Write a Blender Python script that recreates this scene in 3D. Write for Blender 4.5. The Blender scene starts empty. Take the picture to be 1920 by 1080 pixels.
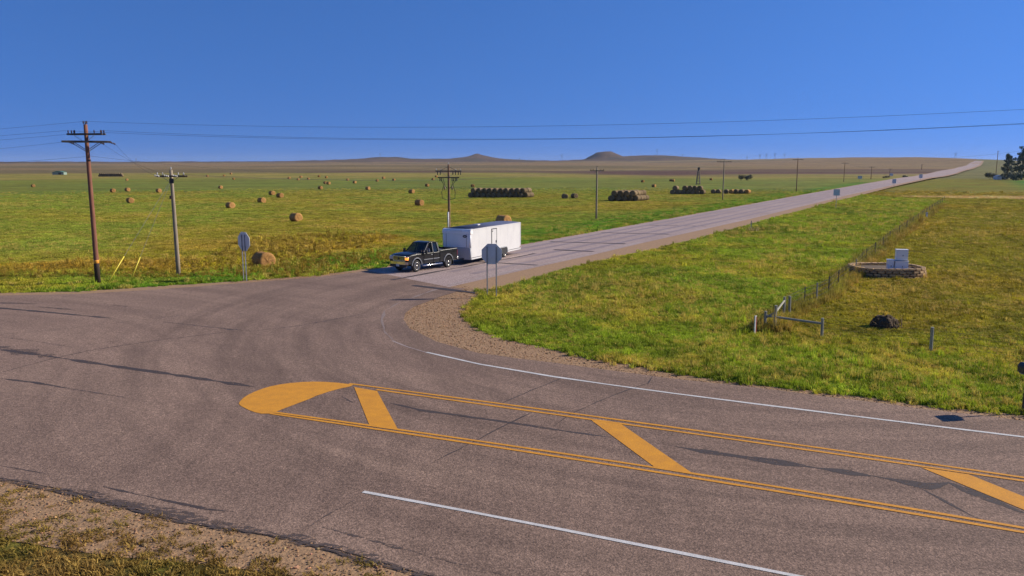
import bpy, bmesh, math, random
import numpy as np
from mathutils import Vector, Matrix

R = math.radians
rng = np.random.default_rng(7)
random.seed(7)
scene = bpy.context.scene
COL = scene.collection

# ------------------------------------------------------------------ camera
F = 1480.0            # focal length in photograph pixels (1920 wide)
H = 7.8               # camera height above the road, metres
PITCH = math.atan(229.0 / F)
cam_d = bpy.data.cameras.new('camera')
cam = bpy.data.objects.new('camera', cam_d); COL.objects.link(cam)
cam.location = (0, 0, H)
cam.rotation_euler = (math.pi / 2 - PITCH, 0, 0)
cam_d.sensor_width = 36.0
cam_d.lens = F / 1920 * 36.0
cam_d.clip_start = 0.1
cam_d.clip_end = 40000
scene.camera = cam

# ------------------------------------------------------------------ sky, sun, exposure
SUN_EL, SUN_AZ = R(28), R(79)      # azimuth clockwise from the viewing direction (+Y)
world = bpy.data.worlds.new('World'); scene.world = world; world.use_nodes = True
nt = world.node_tree; nt.nodes.clear()
sky = nt.nodes.new('ShaderNodeTexSky'); sky.sky_type = 'NISHITA'; sky.sun_disc = False
sky.sun_elevation = SUN_EL; sky.sun_rotation = SUN_AZ
sky.altitude = 900; sky.air_density = 0.7; sky.dust_density = 0.0; sky.ozone_density = 5.0
hs = nt.nodes.new('ShaderNodeHueSaturation'); hs.inputs['Saturation'].default_value = 1.14; hs.inputs['Hue'].default_value = .507
bg = nt.nodes.new('ShaderNodeBackground'); bg.inputs['Strength'].default_value = 0.145
wo = nt.nodes.new('ShaderNodeOutputWorld')
tc = nt.nodes.new('ShaderNodeTexCoord'); sm = nt.nodes.new('ShaderNodeMapping'); sm.vector_type = 'POINT'   # the haze-free upper sky carried down to the horizon
sm.inputs['Scale'].default_value = (1, 1, .64); sm.inputs['Location'].default_value = (0, 0, .30)
nt.links.new(tc.outputs['Generated'], sm.inputs['Vector']); nt.links.new(sm.outputs[0], sky.inputs['Vector'])
nt.links.new(sky.outputs[0], hs.inputs['Color']); nt.links.new(hs.outputs[0], bg.inputs[0]); nt.links.new(bg.outputs[0], wo.inputs[0])

sd = bpy.data.lights.new('sun', 'SUN'); sd.energy = 4.6; sd.angle = R(0.5); sd.color = (1.0, 0.90, 0.74)
sun = bpy.data.objects.new('sun', sd); COL.objects.link(sun)
SUNDIR = Vector((math.sin(SUN_AZ) * math.cos(SUN_EL), math.cos(SUN_AZ) * math.cos(SUN_EL), math.sin(SUN_EL)))
sun.rotation_euler = SUNDIR.to_track_quat('Z', 'Y').to_euler()
sun.location = (60, 20, 60)

vs = scene.view_settings
vs.view_transform = 'Standard'; vs.look = 'None'; vs.gamma = 1.0; vs.use_curve_mapping = False
vs.exposure = 0.45
scene.cycles.max_bounces = 6
scene.cycles.transparent_max_bounces = 12

# ------------------------------------------------------------------ numeric helpers
def smooth(t):
    t = np.clip(t, 0, 1); return t * t * (3 - 2 * t)

_grids = {}
def vnoise(x, y, seed):
    """smooth value noise in 0..1, unit cells"""
    if seed not in _grids: _grids[seed] = np.random.default_rng(seed).random((256, 256))
    g = _grids[seed]
    xi = np.floor(x).astype(int); yi = np.floor(y).astype(int)
    fx = x - xi; fy = y - yi
    fx = fx * fx * (3 - 2 * fx); fy = fy * fy * (3 - 2 * fy)
    a = g[xi % 256, yi % 256]; b = g[(xi + 1) % 256, yi % 256]
    c = g[xi % 256, (yi + 1) % 256]; d = g[(xi + 1) % 256, (yi + 1) % 256]
    return (a * (1 - fx) + b * fx) * (1 - fy) + (c * (1 - fx) + d * fx) * fy

def fnoise(x, y, lam, seed, octv=3):
    t = 0; a = 1; s = 0
    for k in range(octv):
        t = t + a * vnoise(x / lam * 2 ** k + 17.3 * k, y / lam * 2 ** k + 5.1 * k, seed + k); s += a; a *= .5
    return t / s

# hills: centre pixel column, distance, height, half widths, shape
HILLS = [
    (730, 4300, 14, 95, 190, 'g'), (710, 4300, 13, 260, 320, 'g'),
    (895, 4300, 26, 62, 90, 'cone'), (895, 4300, 17, 170, 220, 'g'),
    (1130, 4300, 34, 105, 140, 'mesa'), (1130, 4300, 10, 160, 240, 'g'),
    (1225, 4300, 26, 170, 230, 'g'), (1010, 4700, 5, 500, 400, 'g'), (1340, 4300, 8, 300, 300, 'g'),
    (1480, 3400, 10, 620, 500, 'g'), (1640, 2700, 12, 330, 520, 'g'),
    (1735, 2300, 9, 130, 420, 'g'), (1870, 2300, 1.5, 260, 420, 'g'),
    (290, 8200, 12, 300, 300, 'g'), (60, 8000, 6, 500, 500, 'g'), (600, 8000, 6, 420, 400, 'g'),
]
def terr(x, y):
    x = np.asarray(x, float); y = np.asarray(y, float)
    r = np.hypot(x, y)
    t = np.clip((np.maximum(y, 0) - 620) / 3700, 0, 1)
    z = 29 * (0.75 * t + 0.25 * t * t)
    for px, D, h, sx, sy, kind in HILLS:
        X0 = (px - 960) / F * D
        q = np.sqrt(((x - X0) / sx) ** 2 + ((y - D) / sy) ** 2)
        if kind == 'g': z = z + h * np.exp(-0.5 * q * q)
        elif kind == 'cone': z = z + h * np.exp(-1.25 * np.sqrt(q * q + 0.02)) * 1.15
        else: z = z + h * np.clip((1.0 - q) / 0.66 * (0.93 + 0.14 * vnoise(x / 14, y / 14, 31)), 0, 1)
    amp = np.clip((r - 160) * 0.0016, 0, 3.2)
    z = z + amp * (fnoise(x, y, 340, 11, 3) - 0.5) * 2
    z = z + smooth((r - 2300) / 1600) * 3.2 * (np.abs(fnoise(x, y, 120, 15, 3) - .5) * 4 - .6)     # gullies
    return z

CP, SP = math.cos(PITCH), math.sin(PITCH)
def ray(px, py):
    a = (px - 960) / F; b = (540 - py) / F
    return np.array([a, CP + b * SP, -SP + b * CP])
def g0(px, py, z=0.0):
    """pixel -> point on the level plane z"""
    d = ray(px, py); t = (z - H) / d[2]
    return np.array([d[0] * t, d[1] * t, z])
def gp(px, py):
    """pixel -> point on the terrain"""
    d = ray(px, py)
    ts = np.geomspace(5, 11000, 2600)
    P = d[None] * ts[:, None]
    below = (H + P[:, 2]) < terr(P[:, 0], P[:, 1])
    i = int(np.argmax(below))
    if not below[i]: i = len(ts) - 1
    lo, hi = ts[max(i - 1, 0)], ts[i]
    for _ in range(30):
        m = (lo + hi) / 2; q = d * m
        if H + q[2] < terr(q[0], q[1]): hi = m
        else: lo = m
    q = d * hi
    return Vector((q[0], q[1], float(terr(q[0], q[1]))))
def at(px, Y):
    """pixel column + distance -> ground point"""
    x = (px - 960) / F * Y * CP
    return Vector((x, Y, float(terr(x, Y))))
def in_poly(x, y, poly):
    poly = np.asarray(poly)[:, :2]; n = len(poly); ins = np.zeros(np.shape(x), bool); j = n - 1
    for i in range(n):
        xi, yi = poly[i]; xj, yj = poly[j]
        c = ((yi > y) != (yj > y)) & (x < (xj - xi) * (y - yi) / (yj - yi + 1e-12) + xi)
        ins ^= c; j = i
    return ins

# ------------------------------------------------------------------ mesh helpers
class MB:
    def __init__(s): s.v = []; s.f = []
    def add(s, vs_, fs):
        o = len(s.v); s.v += [tuple(map(float, p)) for p in vs_]; s.f += [tuple(i + o for i in f) for f in fs]; return s
    def box(s, c, size, rz=0.0, ry=0.0, rx=0.0):
        m = Matrix.Rotation(rz, 3, 'Z') @ Matrix.Rotation(ry, 3, 'Y') @ Matrix.Rotation(rx, 3, 'X')
        c = Vector(c); h = Vector(size) / 2
        vs_ = [c + m @ Vector((sx * h.x, sy * h.y, sz * h.z)) for sx in (-1, 1) for sy in (-1, 1) for sz in (-1, 1)]
        return s.add(vs_, [(0, 1, 3, 2), (4, 6, 7, 5), (0, 4, 5, 1), (2, 3, 7, 6), (0, 2, 6, 4), (1, 5, 7, 3)])
    def cyl(s, p0, p1, r0, r1=None, n=12, caps=True):
        r1 = r0 if r1 is None else r1
        p0 = Vector(p0); p1 = Vector(p1); d = (p1 - p0).normalized()
        a = d.orthogonal().normalized(); b = d.cross(a)
        vs_ = []
        for p, r in ((p0, r0), (p1, r1)):
            for k in range(n):
                t = 2 * math.pi * k / n; vs_.append(p + (a * math.cos(t) + b * math.sin(t)) * r)
        fs = [(k, (k + 1) % n, n + (k + 1) % n, n + k) for k in range(n)]
        if caps: fs += [tuple(range(n - 1, -1, -1)), tuple(range(n, 2 * n))]
        return s.add(vs_, fs)
    def tube(s, pts, r, n=6):
        pts = [Vector(p) for p in pts]; rings = []
        rr = r if isinstance(r, (list, tuple)) else [r] * len(pts)
        ref = None
        for i, p in enumerate(pts):
            d = (pts[min(i + 1, len(pts) - 1)] - pts[max(i - 1, 0)]).normalized()
            if ref is None or abs(ref.dot(d)) > .95: ref = d.orthogonal().normalized()
            a = (ref - d * ref.dot(d)).normalized(); b = d.cross(a)
            rings.append([p + (a * math.cos(2 * math.pi * k / n) + b * math.sin(2 * math.pi * k / n)) * rr[i] for k in range(n)])
        vs_ = [q for ring in rings for q in ring]; fs = []
        for i in range(len(pts) - 1):
            for k in range(n): fs.append((i * n + k, i * n + (k + 1) % n, (i + 1) * n + (k + 1) % n, (i + 1) * n + k))
        fs += [tuple(range(n - 1, -1, -1)), tuple(range((len(pts) - 1) * n, len(pts) * n))]
        return s.add(vs_, fs)
    def prism(s, poly, y0, y1):
        """polygon in (x,z) extruded along y"""
        n = len(poly)
        vs_ = [(x, y0, z) for x, z in poly] + [(x, y1, z) for x, z in poly]
        return s.add(vs_, [tuple(range(n)), tuple(range(2 * n - 1, n - 1, -1))] + [(k, n + k, n + (k + 1) % n, (k + 1) % n) for k in range(n)])
    def slab(s, poly, z0, z1):
        n = len(poly)
        vs_ = [(x, y, z0) for x, y in poly] + [(x, y, z1) for x, y in poly]
        return s.add(vs_, [tuple(range(n - 1, -1, -1)), tuple(range(n, 2 * n))] + [(k, (k + 1) % n, n + (k + 1) % n, n + k) for k in range(n)])
    def lathe(s, prof, axis='z', c=(0, 0, 0), n=20):
        """profile of (radius, height) about an axis through c"""
        vs_ = []; c = Vector(c)
        for r, h in prof:
            for k in range(n):
                t = 2 * math.pi * k / n; u, w = r * math.cos(t), r * math.sin(t)
                vs_.append(c + (Vector((u, w, h)) if axis == 'z' else Vector((u, h, w)) if axis == 'y' else Vector((h, u, w))))
        fs = []
        for i in range(len(prof) - 1):
            for k in range(n): fs.append((i * n + k, i * n + (k + 1) % n, (i + 1) * n + (k + 1) % n, (i + 1) * n + k))
        fs += [tuple(range(n - 1, -1, -1)), tuple(range((len(prof) - 1) * n, len(prof) * n))]
        return s.add(vs_, fs)
    def plate(s, pts, th):
        """planar polygon in 3-D given thickness along its normal"""
        P = [Vector(p) for p in pts]; nrm = (P[1] - P[0]).cross(P[2] - P[1]).normalized() * th; n = len(P)
        return s.add(P + [p + nrm for p in P], [tuple(range(n - 1, -1, -1)), tuple(range(n, 2 * n))] + [(k, (k + 1) % n, n + (k + 1) % n, n + k) for k in range(n)])
    def mesh(s, name, mat, smooth_=False, fix=True):
        me = bpy.data.meshes.new(name); me.from_pydata(s.v, [], s.f); me.update()
        if fix:
            bm = bmesh.new(); bm.from_mesh(me); bmesh.ops.recalc_face_normals(bm, faces=bm.faces); bm.to_mesh(me); bm.free()
        if mat: me.materials.append(mat)
        if smooth_: me.polygons.foreach_set('use_smooth', [True] * len(me.polygons))
        return me
    def build(s, name, mat, parent=None, bevel=0, smooth_=False, loc=None, seg=2, fix=True):
        return link(name, s.mesh(name, mat, smooth_, fix), parent, bevel, loc, seg)

def link(name, me, parent=None, bevel=0, loc=None, seg=2):
    o = bpy.data.objects.new(name, me); COL.objects.link(o)
    if parent is not None: o.parent = parent
    if loc is not None: o.location = loc
    if bevel:
        m = o.modifiers.new('bevel', 'BEVEL'); m.width = bevel; m.segments = seg; m.limit_method = 'ANGLE'; m.angle_limit = R(35)
        m.harden_normals = False
    return o
def tag(o, label=None, cat=None, group=None, kind=None):
    if label: o['label'] = label
    if cat: o['category'] = cat
    if group: o['group'] = group
    if kind: o['kind'] = kind
    return o
def thing(name, label, cat, loc, rz=0.0, group=None):
    o = bpy.data.objects.new(name, None); COL.objects.link(o); o.empty_display_size = .2
    o.location = loc; o.rotation_euler = (0, 0, rz)
    return tag(o, label, cat, group)
ORD = ['first', 'second', 'third', 'fourth', 'fifth', 'sixth', 'seventh', 'eighth', 'ninth', 'tenth', 'eleventh', 'twelfth', 'thirteenth',
       'fourteenth', 'fifteenth', 'sixteenth', 'seventeenth', 'eighteenth', 'nineteenth', 'twentieth', 'twenty-first', 'twenty-second',
       'twenty-third', 'twenty-fourth', 'twenty-fifth', 'twenty-sixth', 'twenty-seventh', 'twenty-eighth', 'twenty-ninth', 'thirtieth']

# ------------------------------------------------------------------ material helpers
class NT:
    def __init__(s, name):
        s.m = bpy.data.materials.new(name); s.m.use_nodes = True; s.t = s.m.node_tree
        s.b = s.t.nodes['Principled BSDF']
    def n(s, kind, **kw):
        o = s.t.nodes.new(kind)
        for k, v in kw.items():
            if k.startswith('i_'): o.inputs[int(k[2:]) if k[2:].isdigit() else k[2:].replace('_', ' ')].default_value = v
            else: setattr(o, k, v)
        return o
    def l(s, a, b): s.t.links.new(a, b)
    def math(s, op, a, b=None, clamp=False):
        o = s.t.nodes.new('ShaderNodeMath'); o.operation = op; o.use_clamp = clamp
        for i, v in enumerate((a, b)):
            if v is None: continue
            if isinstance(v, (int, float)): o.inputs[i].default_value = v
            else: s.l(v, o.inputs[i])
        return o.outputs[0]
    def noise(s, vec, scale, detail=3, rough=.55, dist=0.0):
        o = s.n('ShaderNodeTexNoise'); o.inputs['Scale'].default_value = scale; o.inputs['Detail'].default_value = detail
        o.inputs['Roughness'].default_value = rough; o.inputs['Distortion'].default_value = dist
        if vec is not None: s.l(vec, o.inputs['Vector'])
        return o.outputs[0]
    def ramp(s, fac, stops, interp='LINEAR'):
        o = s.n('ShaderNodeValToRGB'); o.color_ramp.interpolation = interp
        e = o.color_ramp.elements
        while len(e) < len(stops): e.new(.5)
        for k, (p, c) in enumerate(stops):
            e[k].position = p; e[k].color = (c, c, c, 1) if isinstance(c, (int, float)) else (*c, 1)
        s.l(fac, o.inputs[0]); return o.outputs[0]
    def mix(s, fac, a, b, mode='MIX'):
        o = s.n('ShaderNodeMix'); o.data_type = 'RGBA'; o.blend_type = mode
        for sock, v in ((o.inputs[0], fac), (o.inputs[6], a), (o.inputs[7], b)):
            if isinstance(v, (int, float)): sock.default_value = v
            elif isinstance(v, tuple): sock.default_value = (*v, 1)
            else: s.l(v, sock)
        return o.outputs[2]
    def bump(s, hgt, strength=.4, dist=.02):
        o = s.n('ShaderNodeBump'); o.inputs['Strength'].default_value = strength; o.inputs['Distance'].default_value = dist
        s.l(hgt, o.inputs['Height']); s.l(o.outputs[0], s.b.inputs['Normal'])
    def pos(s): return s.n('ShaderNodeNewGeometry').outputs['Position']
    def obj(s): return s.n('ShaderNodeTexCoord').outputs['Object']

def M(name, c1, c2=None, rough=.7, scale=6.0, metal=0.0, bump=0.0, bdist=.01, stretch=None, spec=.5, coat=0.0, detail=4, alpha=None, rnd=0.0):
    """procedural surface: two tones broken by noise, optional relief"""
    k = NT(name); b = k.b
    c2 = c2 or tuple(x * .8 for x in c1)
    v = k.obj()
    if stretch:
        mp = k.n('ShaderNodeMapping'); mp.inputs['Scale'].default_value = stretch; k.l(v, mp.inputs['Vector']); v = mp.outputs[0]
    nz = k.noise(v, scale, detail)
    c = k.ramp(nz, [(.32, c1), (.68, c2)])
    if rnd:
        oi = k.n('ShaderNodeObjectInfo')
        br = k.math('ADD', k.math('MULTIPLY', oi.outputs['Random'], rnd * 2), 1 - rnd)
        hv = k.n('ShaderNodeHueSaturation'); k.l(c, hv.inputs['Color']); k.l(br, hv.inputs['Value']); c = hv.outputs[0]
    k.l(c, b.inputs['Base Color'])
    b.inputs['Roughness'].default_value = rough; b.inputs['Metallic'].default_value = metal
    b.inputs['Specular IOR Level'].default_value = spec; b.inputs['Coat Weight'].default_value = coat
    b.inputs['Coat Roughness'].default_value = .05
    if bump: k.bump(nz, bump, bdist)
    if alpha is not None: b.inputs['Alpha'].default_value = alpha
    return k.m

# ------------------------------------------------------------------ outlines of the pavement (photo pixels -> ground)
def gpoly(px): return [g0(*p)[:2] for p in px]
def ext(p, q, d):
    """continue the line p->q beyond q by d metres"""
    p = np.array(p[:2]); q = np.array(q[:2]); u = (q - p) / np.linalg.norm(q - p); return q + u * d

low_a, low_b = g0(0, 898), g0(800, 1080)
low_right = ext(low_a, low_b, 60); low_left = ext(low_b, low_a, 110)
PAVE_PX = [(0, 555), (150, 552), (300, 543), (460, 531), (600, 520), (690, 508), (842, 539), (874, 542), (826, 557), (776, 576), (760, 588), (757, 600), (768, 617), (819, 642),
           (897, 663), (1003, 677), (1110, 691), (1251, 710), (1400, 726), (1600, 751), (1782, 774), (1920, 791)]
pv = gpoly(PAVE_PX)
up_right = ext(g0(1600, 751), g0(1920, 791), 60)
PAVE = [ext(pv[1], pv[0], 90)] + pv + [up_right, low_right] + gpoly([(800, 1080), (740, 1063), (640, 1034), (545, 1011), (430, 995), (320, 973), (230, 950), (133, 922), (0, 898)]) + [low_left]

GRAVEL_PX = [(0, 549.5), (150, 546.5), (300, 536.5), (460, 526.5), (600, 516), (690, 503), (800, 505), (904, 550), (885, 568), (876, 580), (872, 592), (880, 606), (897, 617), (950, 638), (1039, 656),
             (1110, 674), (1216, 691), (1287, 704), (1386, 718), (1501, 731), (1641, 747), (1782, 766), (1920, 780)]
gv = gpoly(GRAVEL_PX)
GRAVEL = [ext(gv[1], gv[0], 90)] + gv + [ext(g0(1641, 747), g0(1920, 780), 60), ext(low_a, low_b, 60) + np.array([-1.2, -3.0])] + \
    gpoly([(800, 1120), (640, 1090), (480, 1072), (330, 1054), (210, 1044), (100, 1028), (0, 1012)]) + [low_left + np.array([-1.0, -2.4])]

# the road that runs away over the prairie
LEFT_PX = [(690, 508), (820, 485), (975, 461), (1080, 442), (1260, 410), (1400, 385), (1568, 355), (1671, 337), (1725, 329), (1785, 317.5), (1817, 307), (1829, 301.2)]
RIGHT_PX = [(842, 539), (1000, 503), (1110, 479), (1211, 455), (1400, 413), (1590, 367), (1671, 349), (1739, 334.5), (1795, 324), (1822, 315), (1841, 301.6)]
SHOULD_PX = [(904, 550), (968, 534), (1074, 502), (1180, 479), (1322, 447), (1400, 424), (1490, 399), (1573, 377), (1671, 352), (1743, 336), (1797, 325.5), (1828, 315.5), (1845, 301.8)]
def road_curve(px):
    return np.array([list(gp(*p)) for p in px])
AX = np.array([math.sin(R(33.0)), math.cos(R(33.0))]); PX = np.array([AX[1], -AX[0]])
def st(P): return P[:, :2] @ AX, P[:, :2] @ PX
cl, cr, cs = road_curve(LEFT_PX), road_curve(RIGHT_PX), road_curve(SHOULD_PX)
s_l, t_l = st(cl); s_r, t_r = st(cr); s_s, t_s = st(cs)
S_END = min(s_l[-1], s_r[-1], s_s[-1])
def road_pt(s, w, dz=0.0):
    """w: 0 left pavement edge .. 1 right pavement edge, 2 outer shoulder; below the first samples the edges run on straight"""
    a = np.interp(s, s_l, t_l); b = np.interp(s, s_r, t_r); c = np.interp(s, s_s, t_s)
    t = a + (b - a) * w if w <= 1 else b + (max(c, b + .3) - b) * (w - 1)
    p = AX * s + PX * t
    return np.array([p[0], p[1], float(terr(p[0], p[1])) + dz])
S0 = min(s_l[0], s_r[0])
def road_poly(w0, w1, n=120):
    ss = np.geomspace(8, S_END - S0 + 8, n) - 8 + S0
    return [road_pt(s, w0)[:2] for s in ss] + [road_pt(s, w1)[:2] for s in ss[::-1]]
ROAD = road_poly(0, 1); ROADG = road_poly(-0.04, 2)
def lateral(x, y):
    """signed metres to the right of the far road's left edge"""
    s = x * AX[0] + y * AX[1]; t = x * PX[0] + y * PX[1]
    return t - np.interp(s, s_l, t_l)
print('S0', S0, 'S_END', S_END, 'width near', road_pt(60, 1) - road_pt(60, 0), 'far', road_pt(500, 1) - road_pt(500, 0))

# ------------------------------------------------------------------ colours of the land by place
def srgb(r, g, b):
    f = lambda c: (c / 255 / 12.92) if c <= 10 else ((c / 255 + .055) / 1.055) ** 2.4
    return np.array([f(r), f(g), f(b)])
FENCE_PX = [(1441, 623), (1469, 596), (1508, 575), (1531, 567), (1553, 555), (1571, 539), (1603, 515), (1623, 492), (1640, 480), (1668, 455), (1700, 431), (1737, 404), (1770, 378)]
fence_g = np.array([list(g0(*p)) for p in FENCE_PX])
FX = lambda y: np.interp(y, fence_g[:, 1], fence_g[:, 0])
def land(x, y):
    """ground colour (linear) at a place: crops, mown verge, weeds, bare soil"""
    x = np.asarray(x, float); y = np.asarray(y, float)
    r = np.hypot(x, y)
    n1 = fnoise(x, y, 26, 41)[..., None]; n2 = fnoise(x, y, 7, 51)[..., None]; n3 = fnoise(x, y, 2.2, 61)[..., None]; n4 = fnoise(x, y, 120, 71)[..., None]
    lat = lateral(x, y)
    C = lambda *c: srgb(*c)[None]
    mixc = lambda a, b, t: a * (1 - t) + b * t
    bright, olive, ochre, weed, tan, deep = C(110, 128, 33), C(132, 126, 38), C(130, 116, 36), C(152, 128, 44), C(150, 134, 78), C(78, 102, 28)
    # hay field, left of the road
    hay = mixc(C(124, 122, 40), C(108, 124, 42), smooth((n1 - .35) / .3))
    hay = mixc(hay, C(150, 136, 60), smooth((n2 - .56) / .25) * .5)
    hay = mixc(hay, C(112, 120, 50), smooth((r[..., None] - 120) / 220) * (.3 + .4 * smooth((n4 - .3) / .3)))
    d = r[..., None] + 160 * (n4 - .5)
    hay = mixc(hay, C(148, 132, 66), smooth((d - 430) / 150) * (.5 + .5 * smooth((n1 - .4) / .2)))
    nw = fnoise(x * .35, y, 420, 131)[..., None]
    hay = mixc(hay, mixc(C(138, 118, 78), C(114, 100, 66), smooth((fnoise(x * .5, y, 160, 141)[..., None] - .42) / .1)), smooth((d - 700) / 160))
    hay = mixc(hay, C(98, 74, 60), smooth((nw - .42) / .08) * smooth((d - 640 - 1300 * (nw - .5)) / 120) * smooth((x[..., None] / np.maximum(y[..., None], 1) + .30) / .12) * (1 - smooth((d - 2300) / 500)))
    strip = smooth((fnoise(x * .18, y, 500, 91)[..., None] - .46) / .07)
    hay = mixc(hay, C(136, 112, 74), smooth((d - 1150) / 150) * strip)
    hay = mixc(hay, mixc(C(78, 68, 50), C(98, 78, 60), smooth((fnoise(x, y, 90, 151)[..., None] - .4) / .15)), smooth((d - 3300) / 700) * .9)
    wv = smooth((y[..., None] - 54) / 6) * (1 - smooth((y[..., None] - 72 - 46 * (fnoise(x, y, 22, 231)[..., None] - .45)) / 9)) * (1 - smooth((x[..., None] + 14) / 10))
    hay = mixc(hay, mixc(C(128, 124, 26), weed, smooth((n2 - .4) / .3)), wv * (.35 + .65 * smooth((n1 - .3) / .3)))
    verge = mixc(bright, olive, smooth((n2 - .4) / .25) * .7)
    vw = (1 - smooth((y[..., None] - 53 - 5 * (n2 - .5)) / 4)) * (lat[..., None] < 0)
    hay = mixc(hay, verge, vw)
    nb = smooth((lat[..., None] + 12 + 6 * (n2 - .5)) / 6) * (r[..., None] < 420)
    hay = mixc(hay, mixc(C(74, 118, 28), olive, smooth((n3 - .5) / .2) * .5), nb * .8 * (lat[..., None] < 0))
    # right of the road: verge bank, then pasture beyond the fence
    bank = mixc(bright, olive, smooth((n2 - .45) / .3) * .5)
    bank = mixc(bank, deep, smooth((.42 - n1) / .12) * .5)
    bank = mixc(bank, C(160, 148, 60), smooth((n3 - .62) / .15) * .45)
    past = mixc(C(116, 116, 32), C(126, 114, 34), smooth((n1 - .35) / .3))
    past = mixc(past, C(108, 112, 30), smooth((n2 - .5) / .2) * .6)
    pf = smooth((x[..., None] - FX(y)[..., None] + .6 * (n3 - .5)) / 1.2)
    pf = np.where(y[..., None] < 38, smooth((y[..., None] - 34.5) / 3) * pf, pf)
    right = mixc(bank, past, pf)
    right = mixc(right, C(176, 152, 104), smooth((n1 - .40) / .08) * smooth((y[..., None] - 158) / 10) * (1 - smooth((y[..., None] - 200) / 14)) * smooth((x[..., None] - 96) / 10))
    right = mixc(right, C(68, 118, 26), smooth((y[..., None] - 235) / 30) * (1 - smooth((y[..., None] - 400) / 60)) * smooth((lat[..., None] - 50) / 14))
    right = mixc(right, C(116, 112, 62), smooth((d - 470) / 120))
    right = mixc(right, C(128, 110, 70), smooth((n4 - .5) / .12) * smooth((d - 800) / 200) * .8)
    out = np.where(lat[..., None] < 0, hay, right)
    out = mixc(out, mixc(C(120, 96, 56), C(104, 96, 44), smooth((n3 - .4) / .2)), (y < 21)[..., None] * (lat[..., None] > 0) * .85)
    return np.clip(out, 0.004, 1)

# ------------------------------------------------------------------ the ground
def ground_material():
    k = NT('prairie_ground'); p = k.pos()
    at_ = k.n('ShaderNodeAttribute'); at_.attribute_name = 'Col'
    mp = k.n('ShaderNodeMapping'); mp.inputs['Scale'].default_value = (.55, 1, 1); k.l(p, mp.inputs['Vector'])
    a = k.ramp(k.noise(mp.outputs[0], 2.6, 5, .7), [(.3, .55), (.5, .95), (.72, 1.5)])
    b = k.ramp(k.noise(mp.outputs[0], .23, 4, .65), [(.3, .62), (.52, 1.0), (.72, 1.35)])
    c = k.ramp(k.noise(mp.outputs[0], .03, 4, .6), [(.3, .78), (.7, 1.2)])
    m = k.mix(1, k.mix(1, k.mix(1, at_.outputs['Color'], a, 'MULTIPLY'), b, 'MULTIPLY'), c, 'MULTIPLY')
    k.l(m, k.b.inputs['Base Color']); k.b.inputs['Roughness'].default_value = .95
    k.b.inputs['Specular IOR Level'].default_value = .1
    k.bump(k.noise(mp.outputs[0], 5, 5, .7), .9, .12)
    return k.m
az_f = np.concatenate([np.arange(-180, -52, 4.0), np.arange(-52, -37, .5), np.arange(-37, 37, .12), np.arange(37, 52, .5), np.arange(52, 180.1, 4.0)])
rad = np.concatenate([[1.0], np.geomspace(4, 90, 110)[:-1], np.geomspace(90, 1500, 190)[:-1], np.geomspace(1500, 5200, 150)[:-1], np.geomspace(5200, 12500, 40)])
AZ, RA = np.meshgrid(np.radians(az_f), rad)
GX, GY = RA * np.sin(AZ), RA * np.cos(AZ)
GZ = terr(GX, GY)
# the far road lies on a low embankment: ground just beneath it dips a hand's breadth
lat_g = lateral(GX, GY); s_g = GX * AX[0] + GY * AX[1]
wid_g = np.interp(s_g, s_s, t_s) - np.interp(s_g, s_l, t_l)
under = (lat_g > -1) & (lat_g < wid_g + 1) & (s_g > S0 + 25) & (s_g < S_END)
GZ = GZ - np.where(under, np.clip((s_g - S0) * .0012, 0, .8), 0)
na, nr = len(az_f), len(rad)
verts = np.stack([GX, GY, GZ], -1).reshape(-1, 3)
idx = np.arange(na * nr).reshape(nr, na)
quads = np.stack([idx[:-1, :-1], idx[:-1, 1:], idx[1:, 1:], idx[1:, :-1]], -1).reshape(-1, 4)[:, ::-1]
def np_mesh(name, verts, quads, mat, smooth_=True):
    me = bpy.data.meshes.new(name)
    me.vertices.add(len(verts)); me.vertices.foreach_set('co', np.asarray(verts, np.float32).ravel())
    n = quads.shape[1]
    me.loops.add(quads.size); me.loops.foreach_set('vertex_index', quads.ravel().astype(np.int32))
    me.polygons.add(len(quads)); me.polygons.foreach_set('loop_start', np.arange(0, quads.size, n, dtype=np.int32))
    me.update(calc_edges=True)
    if smooth_: me.polygons.foreach_set('use_smooth', np.ones(len(quads), bool))
    if mat: me.materials.append(mat)
    return me
gm = np_mesh('ground', verts, quads, ground_material())
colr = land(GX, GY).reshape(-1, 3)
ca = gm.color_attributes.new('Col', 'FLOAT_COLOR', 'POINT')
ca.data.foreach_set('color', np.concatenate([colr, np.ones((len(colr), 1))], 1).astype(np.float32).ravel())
ground = link('ground', gm); tag(ground, 'rolling prairie of hay field, mown verge and pasture running to the buttes', kind='structure')

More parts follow.
